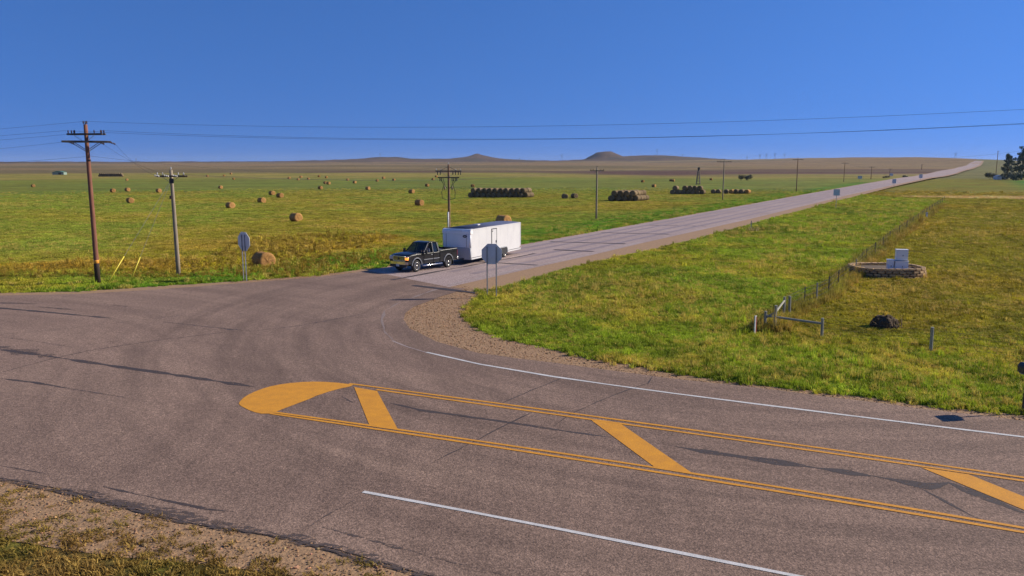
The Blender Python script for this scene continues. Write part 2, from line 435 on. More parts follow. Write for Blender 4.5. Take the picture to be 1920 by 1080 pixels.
# ------------------------------------------------------------------ pavement sheets
HW = np.array(g0(1920, 1000)[:2]) - np.array(g0(530, 778)[:2]); HW /= np.linalg.norm(HW)
HW_ANG = math.atan2(HW[1], HW[0])
def asphalt_material(name, c_lo, c_hi, arcs=True, ang=HW_ANG, rough=.86):
    k = NT(name); p = k.pos()
    mp = k.n('ShaderNodeMapping'); mp.inputs['Rotation'].default_value = (0, 0, -ang); k.l(p, mp.inputs['Vector'])
    ms = k.n('ShaderNodeMapping'); ms.inputs['Scale'].default_value = (.05, .55, 1); k.l(mp.outputs[0], ms.inputs['Vector'])
    streak = k.noise(ms.outputs[0], 1.0, 4, .6)
    patch = k.noise(p, .09, 4, .6)
    chip = k.noise(p, 24, 3, .65); chip2 = k.noise(p, 9, 3, .7)
    f = k.math('ADD', k.math('MULTIPLY', streak, .55), k.math('MULTIPLY', patch, .45))
    c = k.ramp(f, [(.33, c_lo), (.66, c_hi)])
    if arcs:
        # tyre-polished arcs swept round the corner by turning traffic
        for (cx, cy), amt, r0, r1 in (((11.0, 40.0), .44, 9, 34), ((-34, 20), .26, 16, 46)):
            sx = k.n('ShaderNodeSeparateXYZ'); k.l(p, sx.inputs[0])
            dx = k.math('SUBTRACT', sx.outputs[0], cx); dy = k.math('SUBTRACT', sx.outputs[1], cy)
            rr = k.math('SQRT', k.math('ADD', k.math('MULTIPLY', dx, dx), k.math('MULTIPLY', dy, dy)))
            an = k.math('ARCTAN2', dy, dx)
            cv = k.n('ShaderNodeCombineXYZ'); k.l(k.math('MULTIPLY', rr, .62), cv.inputs[0]); k.l(k.math('MULTIPLY', an, 1.1), cv.inputs[1])
            w = k.ramp(k.noise(cv.outputs[0], 1.5, 5, .62), [(.42, 0.0), (.62, 1.0)])
            mr = k.n('ShaderNodeMapRange'); mr.interpolation_type = 'SMOOTHSTEP'; k.l(rr, mr.inputs[0])
            mr.inputs[1].default_value = r0; mr.inputs[2].default_value = r0 + 5
            mr2 = k.n('ShaderNodeMapRange'); mr2.interpolation_type = 'SMOOTHSTEP'; k.l(rr, mr2.inputs[0])
            mr2.inputs[1].default_value = r1 - 8; mr2.inputs[2].default_value = r1; mr2.inputs[3].default_value = 1; mr2.inputs[4].default_value = 0
            fac = k.math('MULTIPLY', k.math('MULTIPLY', w, k.math('MULTIPLY', mr.outputs[0], mr2.outputs[0])), amt)
            c = k.mix(fac, c, tuple(x * .52 for x in c_lo))
    c = k.mix(1, c, k.ramp(chip, [(.3, .55), (.5, 1.0), (.72, 1.65)]), 'MULTIPLY')
    c = k.mix(1, c, k.ramp(k.noise(p, 15, 2, .6), [(.3, .74), (.7, 1.3)]), 'MULTIPLY')
    c = k.mix(1, c, k.ramp(chip2, [(.3, .82), (.7, 1.2)]), 'MULTIPLY')
    k.l(c, k.b.inputs['Base Color']); k.b.inputs['Roughness'].default_value = rough; k.b.inputs['Specular IOR Level'].default_value = .25
    k.bump(chip, .9, .02)
    return k.m
m_asph = asphalt_material('chip_seal_asphalt', (.192, .125, .092), (.278, .185, .133))
m_road = asphalt_material('pale_pink_road', (.29, .215, .195), (.375, .285, .255), arcs=False, ang=math.pi / 2 - R(33))
m_grav = M('gravel', (.42, .25, .125), (.23, .14, .072), rough=.95, scale=9, bump=.8, bdist=.05, detail=6)

def sheet(name, poly, z, mat, kind='structure', parent=None, label=None):
    bm = bmesh.new(); vs_ = [bm.verts.new((p[0], p[1], z)) for p in poly]
    f = bm.faces.new(vs_); bmesh.ops.triangulate(bm, faces=[f]); bm.normal_update()
    for f in bm.faces:
        if f.normal.z < 0: f.normal_flip()
    me = bpy.data.meshes.new(name); bm.to_mesh(me); bm.free(); me.materials.append(mat)
    o = link(name, me, parent)
    if parent is None: tag(o, label, kind=kind)
    elif label: o['label'] = label
    return o
def rough_edge(poly, amp, seed, step=.8):
    """walk round a polygon and fray its edge"""
    out = []; r_ = np.random.default_rng(seed); n = len(poly)
    for i in range(n):
        a, b = np.array(poly[i][:2]), np.array(poly[(i + 1) % n][:2]); L = np.linalg.norm(b - a)
        m = max(1, min(60, int(L / step))); u = (b - a) / max(L, 1e-6); nn = np.array([-u[1], u[0]])
        for j in range(m):
            out.append(a + (b - a) * j / m + (nn * r_.normal(0, amp) if j else 0))
    return out
gravel = sheet('gravel_shoulder', rough_edge(GRAVEL, .09, 3), .012, m_grav, label='brown gravel shoulder round the highway junction')
highway = sheet('highway', rough_edge(PAVE, .03, 4), .030, m_asph, label='purplish grey highway junction with worn turning arcs')

ss_ = np.geomspace(8, S_END - S0 + 8, 260) - 8 + S0
def ribbon(w0, w1, dz, name, mat, parent=None, label=None, s_range=None, lift=1.0):
    S = ss_ if s_range is None else np.linspace(*s_range)
    mb = MB(); a = []
    for s in S:
        l_ = lift * np.clip((s - S0) * .0006, 0, .35)
        a.append(road_pt(s, w0, dz + l_)); a.append(road_pt(s, w1, dz + l_))
    mb.add(a, [(2 * i, 2 * i + 1, 2 * i + 3, 2 * i + 2) for i in range(len(S) - 1)])
    o = mb.build(name, mat, parent, fix=False)
    if parent is None: tag(o, label, kind='structure')
    return o
road_sh = ribbon(-.045, 2.0, .018, 'road_shoulder', m_grav, label='brown gravel shoulder of the long straight road')
road = ribbon(0, 1, .024, 'prairie_road', m_road, label='pale pinkish two lane road running straight over the far rise')

# ------------------------------------------------------------------ painted markings and tar seams (parts of the roads)
def worn_paint(name, c1, c2, wear):
    k = NT(name); p = k.pos()
    c = k.ramp(k.noise(p, 2.2, 5, .65), [(.3, c1), (.7, c2)])
    sp = k.ramp(k.noise(p, 34, 3, .7), [(.60 - wear, 0.0), (.72 - wear, .85)]); pat = k.ramp(k.noise(p, .9, 4, .7), [(.40, .12), (.66, 1.0)])
    c = k.mix(k.math('MULTIPLY', sp, pat), c, (.15, .10, .075))
    c = k.mix(1, c, k.ramp(k.noise(p, 30, 2, .6), [(.3, .82), (.7, 1.15)]), 'MULTIPLY')
    k.l(c, k.b.inputs['Base Color']); k.b.inputs['Roughness'].default_value = .75; k.bump(k.noise(p, 30, 2), .4, .008); return k.m
m_yel = worn_paint('yellow_road_paint', (.70, .30, .012), (.56, .235, .014), .0)
m_wht = worn_paint('white_road_paint', (.66, .64, .61), (.5, .48, .45), .02)
m_wht2 = M('worn_white_paint', (.42, .35, .32), (.30, .24, .22), rough=.8, scale=3)
m_wht3 = M('almost_gone_paint', (.26, .195, .165), (.21, .155, .13), rough=.85, scale=3)
def tar_material(name, c, lo):
    k = NT(name); p = k.pos(); mp = k.n('ShaderNodeMapping'); mp.inputs['Rotation'].default_value = (0, 0, -HW_ANG); mp.inputs['Scale'].default_value = (.4, 1, 1); k.l(p, mp.inputs['Vector'])
    k.l(k.ramp(k.noise(p, 12, 3), [(.3, c), (.7, tuple(x * 1.35 for x in c))]), k.b.inputs['Base Color']); k.b.inputs['Roughness'].default_value = .75
    k.l(k.ramp(k.noise(mp.outputs[0], 13, 4, .75), [(lo, 0.0), (lo + .1, .92)]), k.b.inputs['Alpha']); return k.m
m_tar = tar_material('crack_sealant', (.055, .040, .034), .36)
m_tar_shadow = tar_material('worn_sealant_or_shadow', (.080, .057, .046), .46)
Z_P, Z_T = .039, .035
def resample(P, step):
    P = np.array(P, float); out = [P[0]]
    for a, b in zip(P[:-1], P[1:]):
        n = max(1, int(np.linalg.norm(b - a) / step))
        out += [a + (b - a) * k / n for k in range(1, n + 1)]
    return np.array(out)
def strip(name, px, w, mat, z, parent, jit=0.0, taper=False, step=.5, seed=0, ground_pts=False, wj=0.0):
    P = resample([p[:2] for p in px] if ground_pts else [g0(*p)[:2] for p in px], step)
    r_ = np.random.default_rng(seed + int(abs(P[0, 0] * 31 + P[-1, 1] * 17)) % 9999)
    if jit: P = P + np.cumsum(r_.normal(0, jit * .35, P.shape), 0) * .35 + r_.normal(0, jit, P.shape) * .4
    T = np.gradient(P, axis=0); T /= np.linalg.norm(T, axis=1)[:, None] + 1e-9; N = np.stack([-T[:, 1], T[:, 0]], 1)
    W = np.full(len(P), w / 2)
    if wj: W = W * np.clip(1 + np.convolve(r_.normal(0, wj, len(P) + 4), np.ones(3) / 2, 'same')[2:-2], .12, 2.6)
    if taper: W = W * np.clip(np.minimum(np.arange(len(P)), np.arange(len(P))[::-1]) / 4 + .15, 0, 1)
    a = P + N * W[:, None]; b = P - N * W[:, None]
    vs_ = [(x, y, z) for p, q in zip(a, b) for x, y in (p, q)]
    return MB().add(vs_, [(2 * i, 2 * i + 2, 2 * i + 3, 2 * i + 1) for i in range(len(P) - 1)]).build(name, mat, parent, fix=False)

z3 = lambda x, y: (420 + x / 2.7, 680 + y / 2.7)
nose = [z3(*p) for p in [(75, 212), (82, 200), (98, 184), (122, 168), (155, 152), (195, 137), (235, 125), (285, 115), (335, 108), (395, 103), (450, 101), (510, 102), (570, 106), (655, 116),
                         (640, 125), (580, 138), (520, 155), (470, 172), (430, 190), (385, 207), (340, 224), (290, 243), (243, 263), (190, 264), (155, 256), (125, 245), (98, 231), (82, 222)]]
sheet('yellow_nose', gpoly(nose), Z_P, m_yel, parent=highway, label='solid yellow rounded nose of the painted median')
def yellow_bar(px): sheet('yellow_bar', gpoly(px), Z_P, m_yel, parent=highway)
yellow_bar([(664, 727.5), (707, 735), (746, 807), (692, 798)])
yellow_bar([(1106, 788), (1165, 797.5), (1301, 892), (1231, 881)])
yellow_bar([(1727, 879), (1816, 892), (1925, 936), (2150, 1035), (2070, 1022), (1925, 961)])
def line2(name, pa, pb, w, mat, jit=.004):
    a, b = np.array(g0(*pa)[:2]), np.array(g0(*pb)[:2]); e = b + (b - a) / np.linalg.norm(b - a) * 14
    strip(name, [a, b, e], w, mat, Z_P + .002, highway, jit=jit, ground_pts=True, wj=.05)
up1 = [(655, 721.5), (860, 748), (1060, 775), (1230, 798.5), (1400, 823), (1660, 861), (1920, 897.5)]
up2 = [(706, 733), (860, 753.3), (1060, 781.5), (1230, 805.5), (1400, 829.5), (1660, 867.5), (1920, 904)]
lo1 = [(514, 775), (740, 807), (1060, 853), (1230, 878), (1400, 907), (1660, 950), (1920, 992)]
lo2 = [(507, 778), (740, 811), (1060, 861), (1230, 886.5), (1400, 915), (1660, 958.5), (1920, 1000.5)]
for L in (up1, up2, lo1, lo2):
    cf = np.polyfit([p[0] for p in L], [p[1] for p in L], 2)
    L = [(x, float(np.polyval(cf, x))) for x in np.linspace(L[0][0], L[-1][0], 14)]
    P = [g0(*p)[:2] for p in L]; P.append(ext(P[-2], P[-1], 14))
    strip('yellow_line', P, .12, m_yel, Z_P + .002, highway, jit=.004, ground_pts=True, wj=.06)
P = [g0(*p)[:2] for p in [(681, 924.5), (870, 960), (1060, 997), (1260, 1036.5), (1460, 1076.5)]]; P.append(ext(P[-2], P[-1], 14))
strip('white_edge_line', P, .115, m_wht, Z_P, highway, ground_pts=True, jit=.003, wj=.06)
P = [g0(*p)[:2] for p in [(800, 662), (900, 684.5), (1039, 708), (1150, 724), (1260, 739), (1400, 757), (1660, 789.5), (1920, 821.5)]]; P.append(ext(P[-2], P[-1], 16))
strip('white_edge_line', P, .13, m_wht, Z_P, highway, ground_pts=True, jit=.004, wj=.12)
P = [(842, 535), (790, 553), (745, 570), (722, 584), (716, 600), (722, 625), (745, 645), (800, 662)]
strip('white_edge_line', P, .10, m_wht3, Z_T, highway, jit=.02, wj=.9)
strip('white_edge_line', [(735, 640), (765, 652), (800, 662.5)], .09, m_wht2, Z_T + .001, highway, jit=.01, wj=.7)
# tar: median seam, cracks across, seams at left and bottom; one strip paints the mailbox shadow
tar_n = [0]
def tar(px, w, mat=m_tar, jit=.03, wj=.35, z=Z_T, parent=None):
    tar_n[0] += 1; strip('tar_seam_or_shadow', px, w, mat, z - .002 + .0002 * (tar_n[0] % 20), parent or highway, jit=jit * .55, taper=True, wj=wj * .8, step=.22)
tar([(731, 757), (790, 771), (930, 790), (1060, 810), (1141, 821)], .16, wj=.5)
tar([(640, 745), (662, 757)], .14, wj=.6)
tar([(1245, 835), (1300, 845), (1400, 860), (1526, 878), (1652, 897), (1720, 912)], .26, wj=.45)
tar([(1640, 895), (1740, 914), (1778, 907), (1815, 922), (1860, 940), (1930, 968)], .3, wj=.45)
tar([(1720, 915), (1760, 936), (1835, 976)], .08)
tar([(1380, 855), (1500, 872)], .1)
tar([(1075, 702), (1010, 728), (931, 762)], .045); tar([(1003, 772), (940, 803), (890, 830), (807, 872)], .05)
tar([(1224, 706), (1215, 720), (1178, 732), (1120, 755), (1067, 780), (1037, 802)], .05)
tar([(665, 940), (610, 970), (560, 1004)], .05, m_tar_shadow)
tar([(-10, 650), (60, 664), (110, 672)], .7, m_tar_shadow, wj=.8)
tar([(-30, 652), (110, 672), (230, 690), (330, 704), (480, 727)], .22, wj=.6)
tar([(0, 711), (60, 718), (130, 730)], .14); tar([(130, 730), (240, 748)], .1, m_tar_shadow)
tar([(-20, 577), (95, 587), (210, 598)], .26); tar([(-20, 569), (70, 570)], .2); tar([(70, 576), (140, 582)], .25, m_tar_shadow)
tar([(210, 573), (245, 577)], .3, m_tar_shadow)
tar([(-20, 706), (90, 676), (165, 659), (290, 640), (440, 622)], .06)
tar([(0, 628), (80, 622), (200, 609), (360, 590)], .07, m_tar_shadow); tar([(0, 633), (60, 640), (140, 653)], .06, m_tar_shadow)
tar([(300, 604), (400, 615), (470, 622), (560, 612), (680, 590)], .14, m_tar_shadow); tar([(420, 618), (440, 620)], .3, m_tar)
tar([(-30, 893), (80, 914), (133, 926), (240, 953), (330, 974), (420, 993), (545, 1009), (640, 1033), (720, 1058), (800, 1082), (900, 1110)], .24, m_tar_shadow, jit=.05, wj=.5)
tar([(-30, 897), (133, 928), (330, 977), (545, 1012), (800, 1085)], .05, m_tar, jit=.06, wj=.5)
tar([(100, 918), (240, 948), (330, 968), (420, 990), (520, 1003)], .3, m_tar_shadow, jit=.06, wj=.6)
tar([(0, 875), (40, 882), (85, 890)], .09); tar([(190, 914), (300, 938), (390, 957), (440, 962)], .10, m_tar, wj=.6)
tar([(430, 891), (443, 886), (456, 887)], .16, m_tar_shadow, wj=.3)
tar([(600, 990), (720, 1022), (850, 1058), (960, 1085)], .10, m_tar_shadow, wj=.8)
tar([(1765, 785), (1800, 790)], .12, m_tar_shadow)  # mailbox's cast shadow, painted here as a dark strip
m_tard = M('fresh_sealant', (.035, .025, .024), (.055, .04, .036), rough=.7, scale=5)
# seams of the far road: one along the middle, joints across
strip('tar_seam_or_shadow', [g0(*p)[:2] for p in [(734, 526), (830, 508), (968, 483), (1120, 452), (1196, 437), (1273, 423), (1387, 399), (1436, 389)]], .3, m_tard, .036, road, jit=.02, ground_pts=True, wj=.3)
for a, b in [((775, 536), (900, 551)), ((895, 491.5), (1008, 498)), ((1039, 469), (1113, 472.6)), ((1032, 454), (1173, 458)), ((1127, 437), (1254, 440)), ((1209, 423), (1324, 425)),
             ((1318, 402), (1412, 403.6)), ((1395, 391), (1470, 392)), ((1440, 381.5), (1520, 382))]:
    strip('tar_seam_or_shadow', [a, b], 0.42 if a[0] < 1300 else .5, m_tard, .040 + (.02 if a[0] > 1000 else 0), road if a[0] > 800 else highway, jit=.02, wj=.3)
strip('white_edge_line', [g0(*p)[:2] for p in [(842, 535), (960, 509), (1110, 476), (1211, 452), (1440, 401)]], .16, m_wht2, .045, road, jit=.008, ground_pts=True, wj=.3)
strip('white_edge_line', [g0(*p)[:2] for p in [(980, 462.5), (1085, 443.5), (1260, 412), (1440, 380)]], .16, m_wht2, .045, road, jit=.008, ground_pts=True, wj=.3)
# dark wheel tracks along the far road
for w in (.16, .34, .58, .78):
    ribbon(w - .03, w + .03, .029, 'wheel_track', M('wheel_track_%d' % int(w * 100), (.235, .176, .172), (.27, .208, .20), rough=.7, scale=.6), road, s_range=(S0 + 6, S0 + 330, 120))

# ------------------------------------------------------------------ materials for things
m_wood = M('weathered_pole_wood', (.24, .135, .075), (.13, .07, .042), rough=.85, scale=3, stretch=(6, 6, .5), bump=.4)
m_wood_red = M('reddish_pole_wood', (.26, .105, .06), (.15, .06, .035), rough=.85, scale=3, stretch=(6, 6, .5), bump=.4)
m_wood_grey = M('grey_pole_wood', (.33, .27, .19), (.20, .16, .11), rough=.85, scale=3, stretch=(6, 6, .5), bump=.4)
m_arm = M('crossarm_wood', (.10, .085, .07), (.05, .045, .042), rough=.85, scale=5)
m_dark = M('dark_metal', (.02, .02, .022), (.035, .035, .037), rough=.5, scale=8)
m_galv = M('galvanised_steel', (.36, .37, .38), (.25, .26, .27), rough=.45, metal=.7, scale=10)
m_post = M('sign_post_steel', (.36, .36, .36), (.27, .27, .27), rough=.55, metal=.2, scale=7)
m_alu = M('bare_aluminium', (.70, .70, .69), (.60, .60, .59), rough=.55, metal=.0, scale=2.5)
m_porc = M('porcelain', (.55, .55, .54), (.42, .42, .42), rough=.25, scale=4)
m_brownp = M('brown_porcelain', (.07, .035, .03), (.045, .025, .02), rough=.25, scale=4)
m_red = M('red_sign_face', (.42, .02, .02), (.38, .02, .02), rough=.4)
m_whitep = M('white_plastic', (.72, .70, .66), (.6, .58, .54), rough=.5, scale=3)
m_redp = M('red_plastic', (.45, .03, .02), (.36, .025, .02), rough=.5)
m_yelp = M('yellow_plastic', (.70, .58, .05), (.6, .48, .04), rough=.5)
m_orng = M('orange_band', (.75, .33, .04), (.65, .27, .03), rough=.5)
m_wire = M('wire', (.02, .02, .022), (.03, .03, .032), rough=.6)
m_fpost = M('fence_post_wood', (.36, .34, .26), (.22, .21, .165), rough=.9, scale=5, stretch=(5, 5, .6), bump=.4)
m_tpost = M('steel_fence_post', (.035, .04, .032), (.06, .055, .045), rough=.7)
m_stone = M('sandstone_block', (.50, .32, .15), (.33, .21, .10), rough=.92, scale=7, bump=.7, bdist=.03, rnd=.22)
m_soil = M('dark_soil', (.10, .068, .042), (.15, .10, .062), rough=1, scale=9, bump=.7, bdist=.04)
m_cab = M('cabinet_paint', (.84, .82, .79), (.78, .76, .73), rough=.35, scale=1.4)

# ------------------------------------------------------------------ utility poles
def insulator(mb, p, h=.2, r=.055):
    p = Vector(p); mb.lathe([(r * .5, 0), (r * .5, h * .25), (r, h * .35), (r * .55, h * .5), (r, h * .62), (r * .5, h * .75), (r * .6, h)], 'z', p, 8)
def utility_pole(loc, height, label, rz=0.0, r0=.16, r1=.11, mat=None, arms=((.5, 1.25),), ins_mat=None, cat='utility pole', group='utility poles', lean=(0, 0), extras=None, sub=8):
    t = thing('utility_pole', label, cat, loc, rz, group)
    MB().tube([(lean[0] * k / 6, lean[1] * k / 6, height * k / 6 - (.5 if k == 0 else 0)) for k in range(7)], [r0 + (r1 - r0) * k / 6 for k in range(7)], 12).build('pole_shaft', mat or m_wood, t, smooth_=True)
    for dz, half in arms:
        z = height - dz; cx = lean[0] * z / height; cy = lean[1] * z / height
        a = MB().box((cx, cy - r1 - .05, z), (half * 2, .09, .115)).build('crossarm', m_arm, t, bevel=.01)
        mb = MB()
        for s in (-1, 1): mb.tube([(cx + s * half * .6, cy - r1 - .1, z - .05), (cx, cy - r1 - .03, z - half * .45)], .018, 4)
        mb.build('arm_brace', m_galv, a)
        for x in (-.92, -.55, .55, .92):
            mi = MB(); insulator(mi, (cx + x * half, cy - r1 - .05, z + .06)); mi.build('insulator', ins_mat or m_porc, a, smooth_=True)
    mi = MB(); insulator(mi, (lean[0], lean[1], height), .22); mi.build('insulator', ins_mat or m_porc, t, smooth_=True)
    if extras: extras(t, height)
    return t

# tall reddish pole at the left: doubled crossarms, a dead-end pair lower down, orange band
P1 = gp(184, 533); H1 = 10.45
def p1_extra(t, h):
    MB().lathe([(.168, 1.42), (.172, 1.425), (.170, 1.62), (.166, 1.63)], 'z', n=16).build('orange_band', m_orng, t, smooth_=True)
    MB().lathe([(.176, .0), (.174, 1.38), (.17, 1.4)], 'z', n=16).build('creosote_butt', M('creosote', (.05, .03, .02), (.03, .02, .015), rough=.9), t, smooth_=True)
    # lower dead-end arms turned towards the line that runs along the prairie road
    a = MB().box((0, .16, h - 1.1), (2.7, .1, .13), rz=.42).box((0, -.16, h - 1.1), (2.7, .1, .13), rz=.42).build('crossarm', m_arm, t, bevel=.01)
    mb = MB()
    for s in (-1, 1):
        for q in (-.17, .17): mb.tube([(s * .8 * math.cos(.42), q + s * .8 * math.sin(.42), h - 1.15), (0, q * .8, h - 1.72)], .026, 4)
    mb.build('arm_brace', m_arm, a)
    for k, x in enumerate((-1.2, .55, 1.2)):
        px_, py_ = x * math.cos(.42), x * math.sin(.42)
        m2 = MB()
        for j in range(4): m2.lathe([(.03, -.03), (.075, -.01), (.03, .03)], 'x', (px_ + (.2 + j * .11), py_, h - 1.12 - j * .04), 8)
        m2.build('strain_insulator', m_brownp, a, smooth_=True)
    # second upper crossarm behind the pole, with its own braces
    a2 = MB().box((0, .19, h - .62), (2.45, .09, .115)).build('crossarm', m_arm, t, bevel=.01)
    for x in (-1.12, -.95, .95, 1.12):
        mi = MB(); insulator(mi, (x, .19, h - .56)); mi.build('insulator', m_brownp, a2, smooth_=True)
    for x in (-.12, .12):
        mi = MB(); insulator(mi, (x, 0, h + .02), .2); mi.build('insulator', m_brownp, t, smooth_=True)
    MB().box((.17, -.12, h - 2.3), (.16, .1, .12)).build('terminal_box', m_dark, t)
utility_pole(P1, H1, 'tall reddish wooden pole with stacked crossarms and orange band near its foot', rz=R(-6), r0=.17, r1=.12, mat=m_wood_red, arms=((.62, 1.22),), ins_mat=m_brownp, lean=(-.05, .1), extras=p1_extra)

P2 = gp(335, 516); H2 = 7.5
def p2_extra(t, h):
    a = MB().box((0, .17, h - .42), (1.9, .09, .11)).build('crossarm', m_arm, t, bevel=.01)
    for x in (-.95, -.3, .3, .98):
        m2 = MB()
        for j in range(3): m2.lathe([(.03, -.04), (.085, -.01), (.03, .04)], 'x', (x + (j - 1) * .12, -.28, h - .40 - (j - 1) * .02), 8)
        m2.build('strain_insulator', m_whitep if x < .9 else m_brownp, a, smooth_=True)
    MB().box((0, -.2, h - .75), (.3, .1, .34)).build('cutout_switch', m_dark, t, bevel=.02)
    MB().box((-.14, -.2, h - 1.9), (.12, .12, .22)).build('meter_box', m_brownp, t)
utility_pole(P2, H2, 'grey wooden pole held by yellow guyed anchors, wide arm with white insulators', rz=R(4), mat=m_wood_grey, arms=((.42, .98),), extras=p2_extra, lean=(-.06, 0))

P3 = at(841, 88.0); H3 = 7.95
def p3_extra(t, h):
    MB().tube([(-.08, -.17, 0), (-.08, -.16, 2.75)], .085, 10).build('white_conduit', m_whitep, t, smooth_=True)
    a = MB().box((0, -.2, h - 1.42), (2.4, .1, .12)).build('crossarm', m_arm, t)
    for z, xs in ((h - .74, (-1.2, -.9, .5, .8, 1.1, 1.35)), (h - 1.44, (-.95, -.75, .4, .6, .8, .95))):
        for x in xs:
            m2 = MB(); m2.lathe([(.035, -.38), (.06, -.3), (.035, -.22), (.06, -.12), (.03, 0)], 'z', (x, -.2, z), 7)
            m2.build('hanging_cutout', m_dark, a, smooth_=True)
    mb = MB()
    for s in (-1, 1):
        mb.tube([(s * .95, -.2, h - 1.5), (s * .5, -.25, h - 2.2), (s * .75, -.28, h - 3.0), (s * .7, -.25, h - 3.7), (s * .15, -.2, h - 3.85)], .035, 6)
        mb.tube([(s * .6, -.2, h - 1.5), (s * .35, -.25, h - 2.4), (s * .1, -.2, h - 2.6)], .03, 6)
    mb.build('drop_cable', m_dark, t, smooth_=True)
    for s in (-1, 1): MB().lathe([(.05, 0), (.09, .05), (.09, .3), (.05, .36)], 'z', (s * .42, -.28, h - 2.75), 8).build('surge_arrester', M('arrester_%d' % s, (.3, .2, .15), (.2, .14, .1), rough=.5), t, smooth_=True)
    mb = MB()
    for s in (-1, 1): mb.tube([(s * .95, -.2, h - .70), (0, -.15, h - .22)], .025, 4)
    mb.build('arm_brace', m_arm, t)
utility_pole(P3, H3, 'switch pole behind the trailer with two dark crossarms and white conduit at its base', rz=R(-4), mat=m_wood, arms=((.72, 1.45),), extras=p3_extra)

ROWP = [(1118, 411, 7.6, 'pale pole with one short crossarm just left of the two tier bale stack'),
        (1355, 375.5, 9.2, 'tall thin pole standing before the collapsed row of bales'),
        (1493, 359, 10.2, 'pole along the road, second beyond the collapsed bales'),
        (1582, 341, 9.6, 'pole along the road with long flat crossarm, third beyond the bales'),
        (1633, 336, 7.5, 'small far pole left of the road beneath the hill, fourth beyond the bales'),
        (1668, 330, 6.0, 'tiny far pole left of the road, fifth beyond the bales'),
        (1728, 318, 7.0, 'tiny far pole close to the hill crest, sixth beyond the bales')]
row_pts = [(P2, H2)]
for i, (px, py, h, lab) in enumerate(ROWP):
    p = gp(px, py); d = p.y
    th = max(.13, d * .00035)
    utility_pole(p, h, lab, rz=R(-8), r0=th * 1.15, r1=th * .85, mat=m_wood_grey if i < 2 else m_wood, arms=((.5, 1.0 if i == 0 else 1.6),), ins_mat=m_brownp)
    row_pts.append((p, h))
pr = gp(1867, 331); utility_pole(pr, 47 / F * pr.y, 'far pole at right beyond the road, before the dark trees', r0=.25, r1=.2, mat=m_wood, arms=((.6, .9),), ins_mat=m_brownp)

# ------------------------------------------------------------------ wires
def wire(name, a, b, sag, label, r=.0065, n=28, cat='wire', group='overhead wires'):
    a, b = Vector(a), Vector(b)
    mid = [a.lerp(b, k / n) - Vector((0, 0, 4 * sag * (k / n) * (1 - k / n))) for k in range(n + 1)]
    o = MB().tube([p - a for p in mid], r, 5).build(name, m_wire, loc=a, smooth_=True, fix=False)
    return tag(o, label, cat, group)
top1 = P1 + Vector((-.05, .1, H1 + .2)); armz = H1 - .4
east = Vector((44, 33.5, 0))
wire('overhead_wire', top1, east + Vector((0, 0, 11.6)), 1.1, 'topmost overhead wire from the tall reddish pole to the right edge')
wire('overhead_wire', P1 + Vector((1.15, -.2, armz)), east + Vector((.5, 1.0, 11.05)), 1.2, 'overhead wire from right arm end of the tall pole across the sky', r=.007)
wire('overhead_wire', P1 + Vector((-1.15, .2, armz)), east + Vector((.5, 3.2, 11.15)), 1.25, 'overhead wire from left arm end of the tall pole across the sky', r=.007)
west = Vector((-95, 74, 0))
wire('overhead_wire', top1, west + Vector((0, 0, 10.2)), .9, 'topmost wire leaving the tall reddish pole to the left edge')
wire('overhead_wire', P1 + Vector((-1.15, -.2, armz)), west + Vector((-2, -3, 9.8)), .9, 'second wire leaving the tall reddish pole to the left edge')
wire('overhead_wire', P1 + Vector((1.15, .2, armz)), west + Vector((-2, 3, 9.3)), .9, 'third wire leaving the tall reddish pole to the left edge')
wire('overhead_wire', P1 + Vector((-1.3, 0, H1 - 1.1)), west + Vector((0, 6, 8.2)), .9, 'lower arm wire leaving the tall pole to the left edge')
wire('overhead_wire', P1 + Vector((0, 0, H1 - 2.05)), west + Vector((0, 0, 7.4)), .8, 'lowest communication wire from the tall pole to the left edge')
wire('overhead_wire', P1 + Vector((1.6, .45, H1 - 1.2)), P2 + Vector((-.9, -.3, H2 - .4)), .35, 'dead-end wire dropping from the tall pole to the left arm of the guyed pole')
wire('overhead_wire', P1 + Vector((.9, .2, H1 - 1.2)), P2 + Vector((.3, -.3, H2 - .4)), .35, 'dead-end wire dropping from the tall pole to the middle of the guyed pole')
wire('overhead_wire', P1 + Vector((0, 0, H1 - 2.0)), P3 + Vector((0, 0, H3 - .2)), .9, 'wire from the tall pole to the switch pole behind the trailer')
for i in range(len(row_pts) - 2):
    (a, ha), (b, hb) = row_pts[i], row_pts[i + 1]
    for s in (-1, 1):
        wire('overhead_wire', a + Vector((s * .85, -.2, ha - .3)), b + Vector((s * .85, -.2, hb - .3)), .9,
             '%s wire of the %s pole to pole span along the prairie road' % ('left' if s < 0 else 'right', ORD[i]), r=.008 + i * .002)
pf = gp(1728, 318)
wire('overhead_wire', Vector(pf) + Vector((0, 0, 15)), pr + Vector((12, -20, 47 / F * pr.y + .5)), 2.0, 'far wire crossing the sky from the hill towards the dark trees', r=.06)

# ------------------------------------------------------------------ guy wires with yellow guards
for k, (bx, by, tx, ty) in enumerate([(200, 534, 229, 487), (245, 526, 259, 488)]):
    a = gp(bx, by); topz = P2 + Vector((-.05, 0, H2 - .6)); u = (topz - a).normalized()
    L = 2.25 if k == 0 else 1.75
    t = thing('guy_wire', ('longer left' if k == 0 else 'shorter right') + ' of the two leaning yellow guy wire guards in the grass', 'guy wire', a, group='guy wires')
    MB().tube([(0, 0, 0), topz - a], .009, 5).build('steel_strand', m_galv, t)
    MB().tube([u * .02, u * L], .042, 8).build('yellow_guard', m_yelp, t, smooth_=True)
    MB().cyl(-u * .15, u * .1, .02, n=6).build('anchor_rod', m_galv, t)

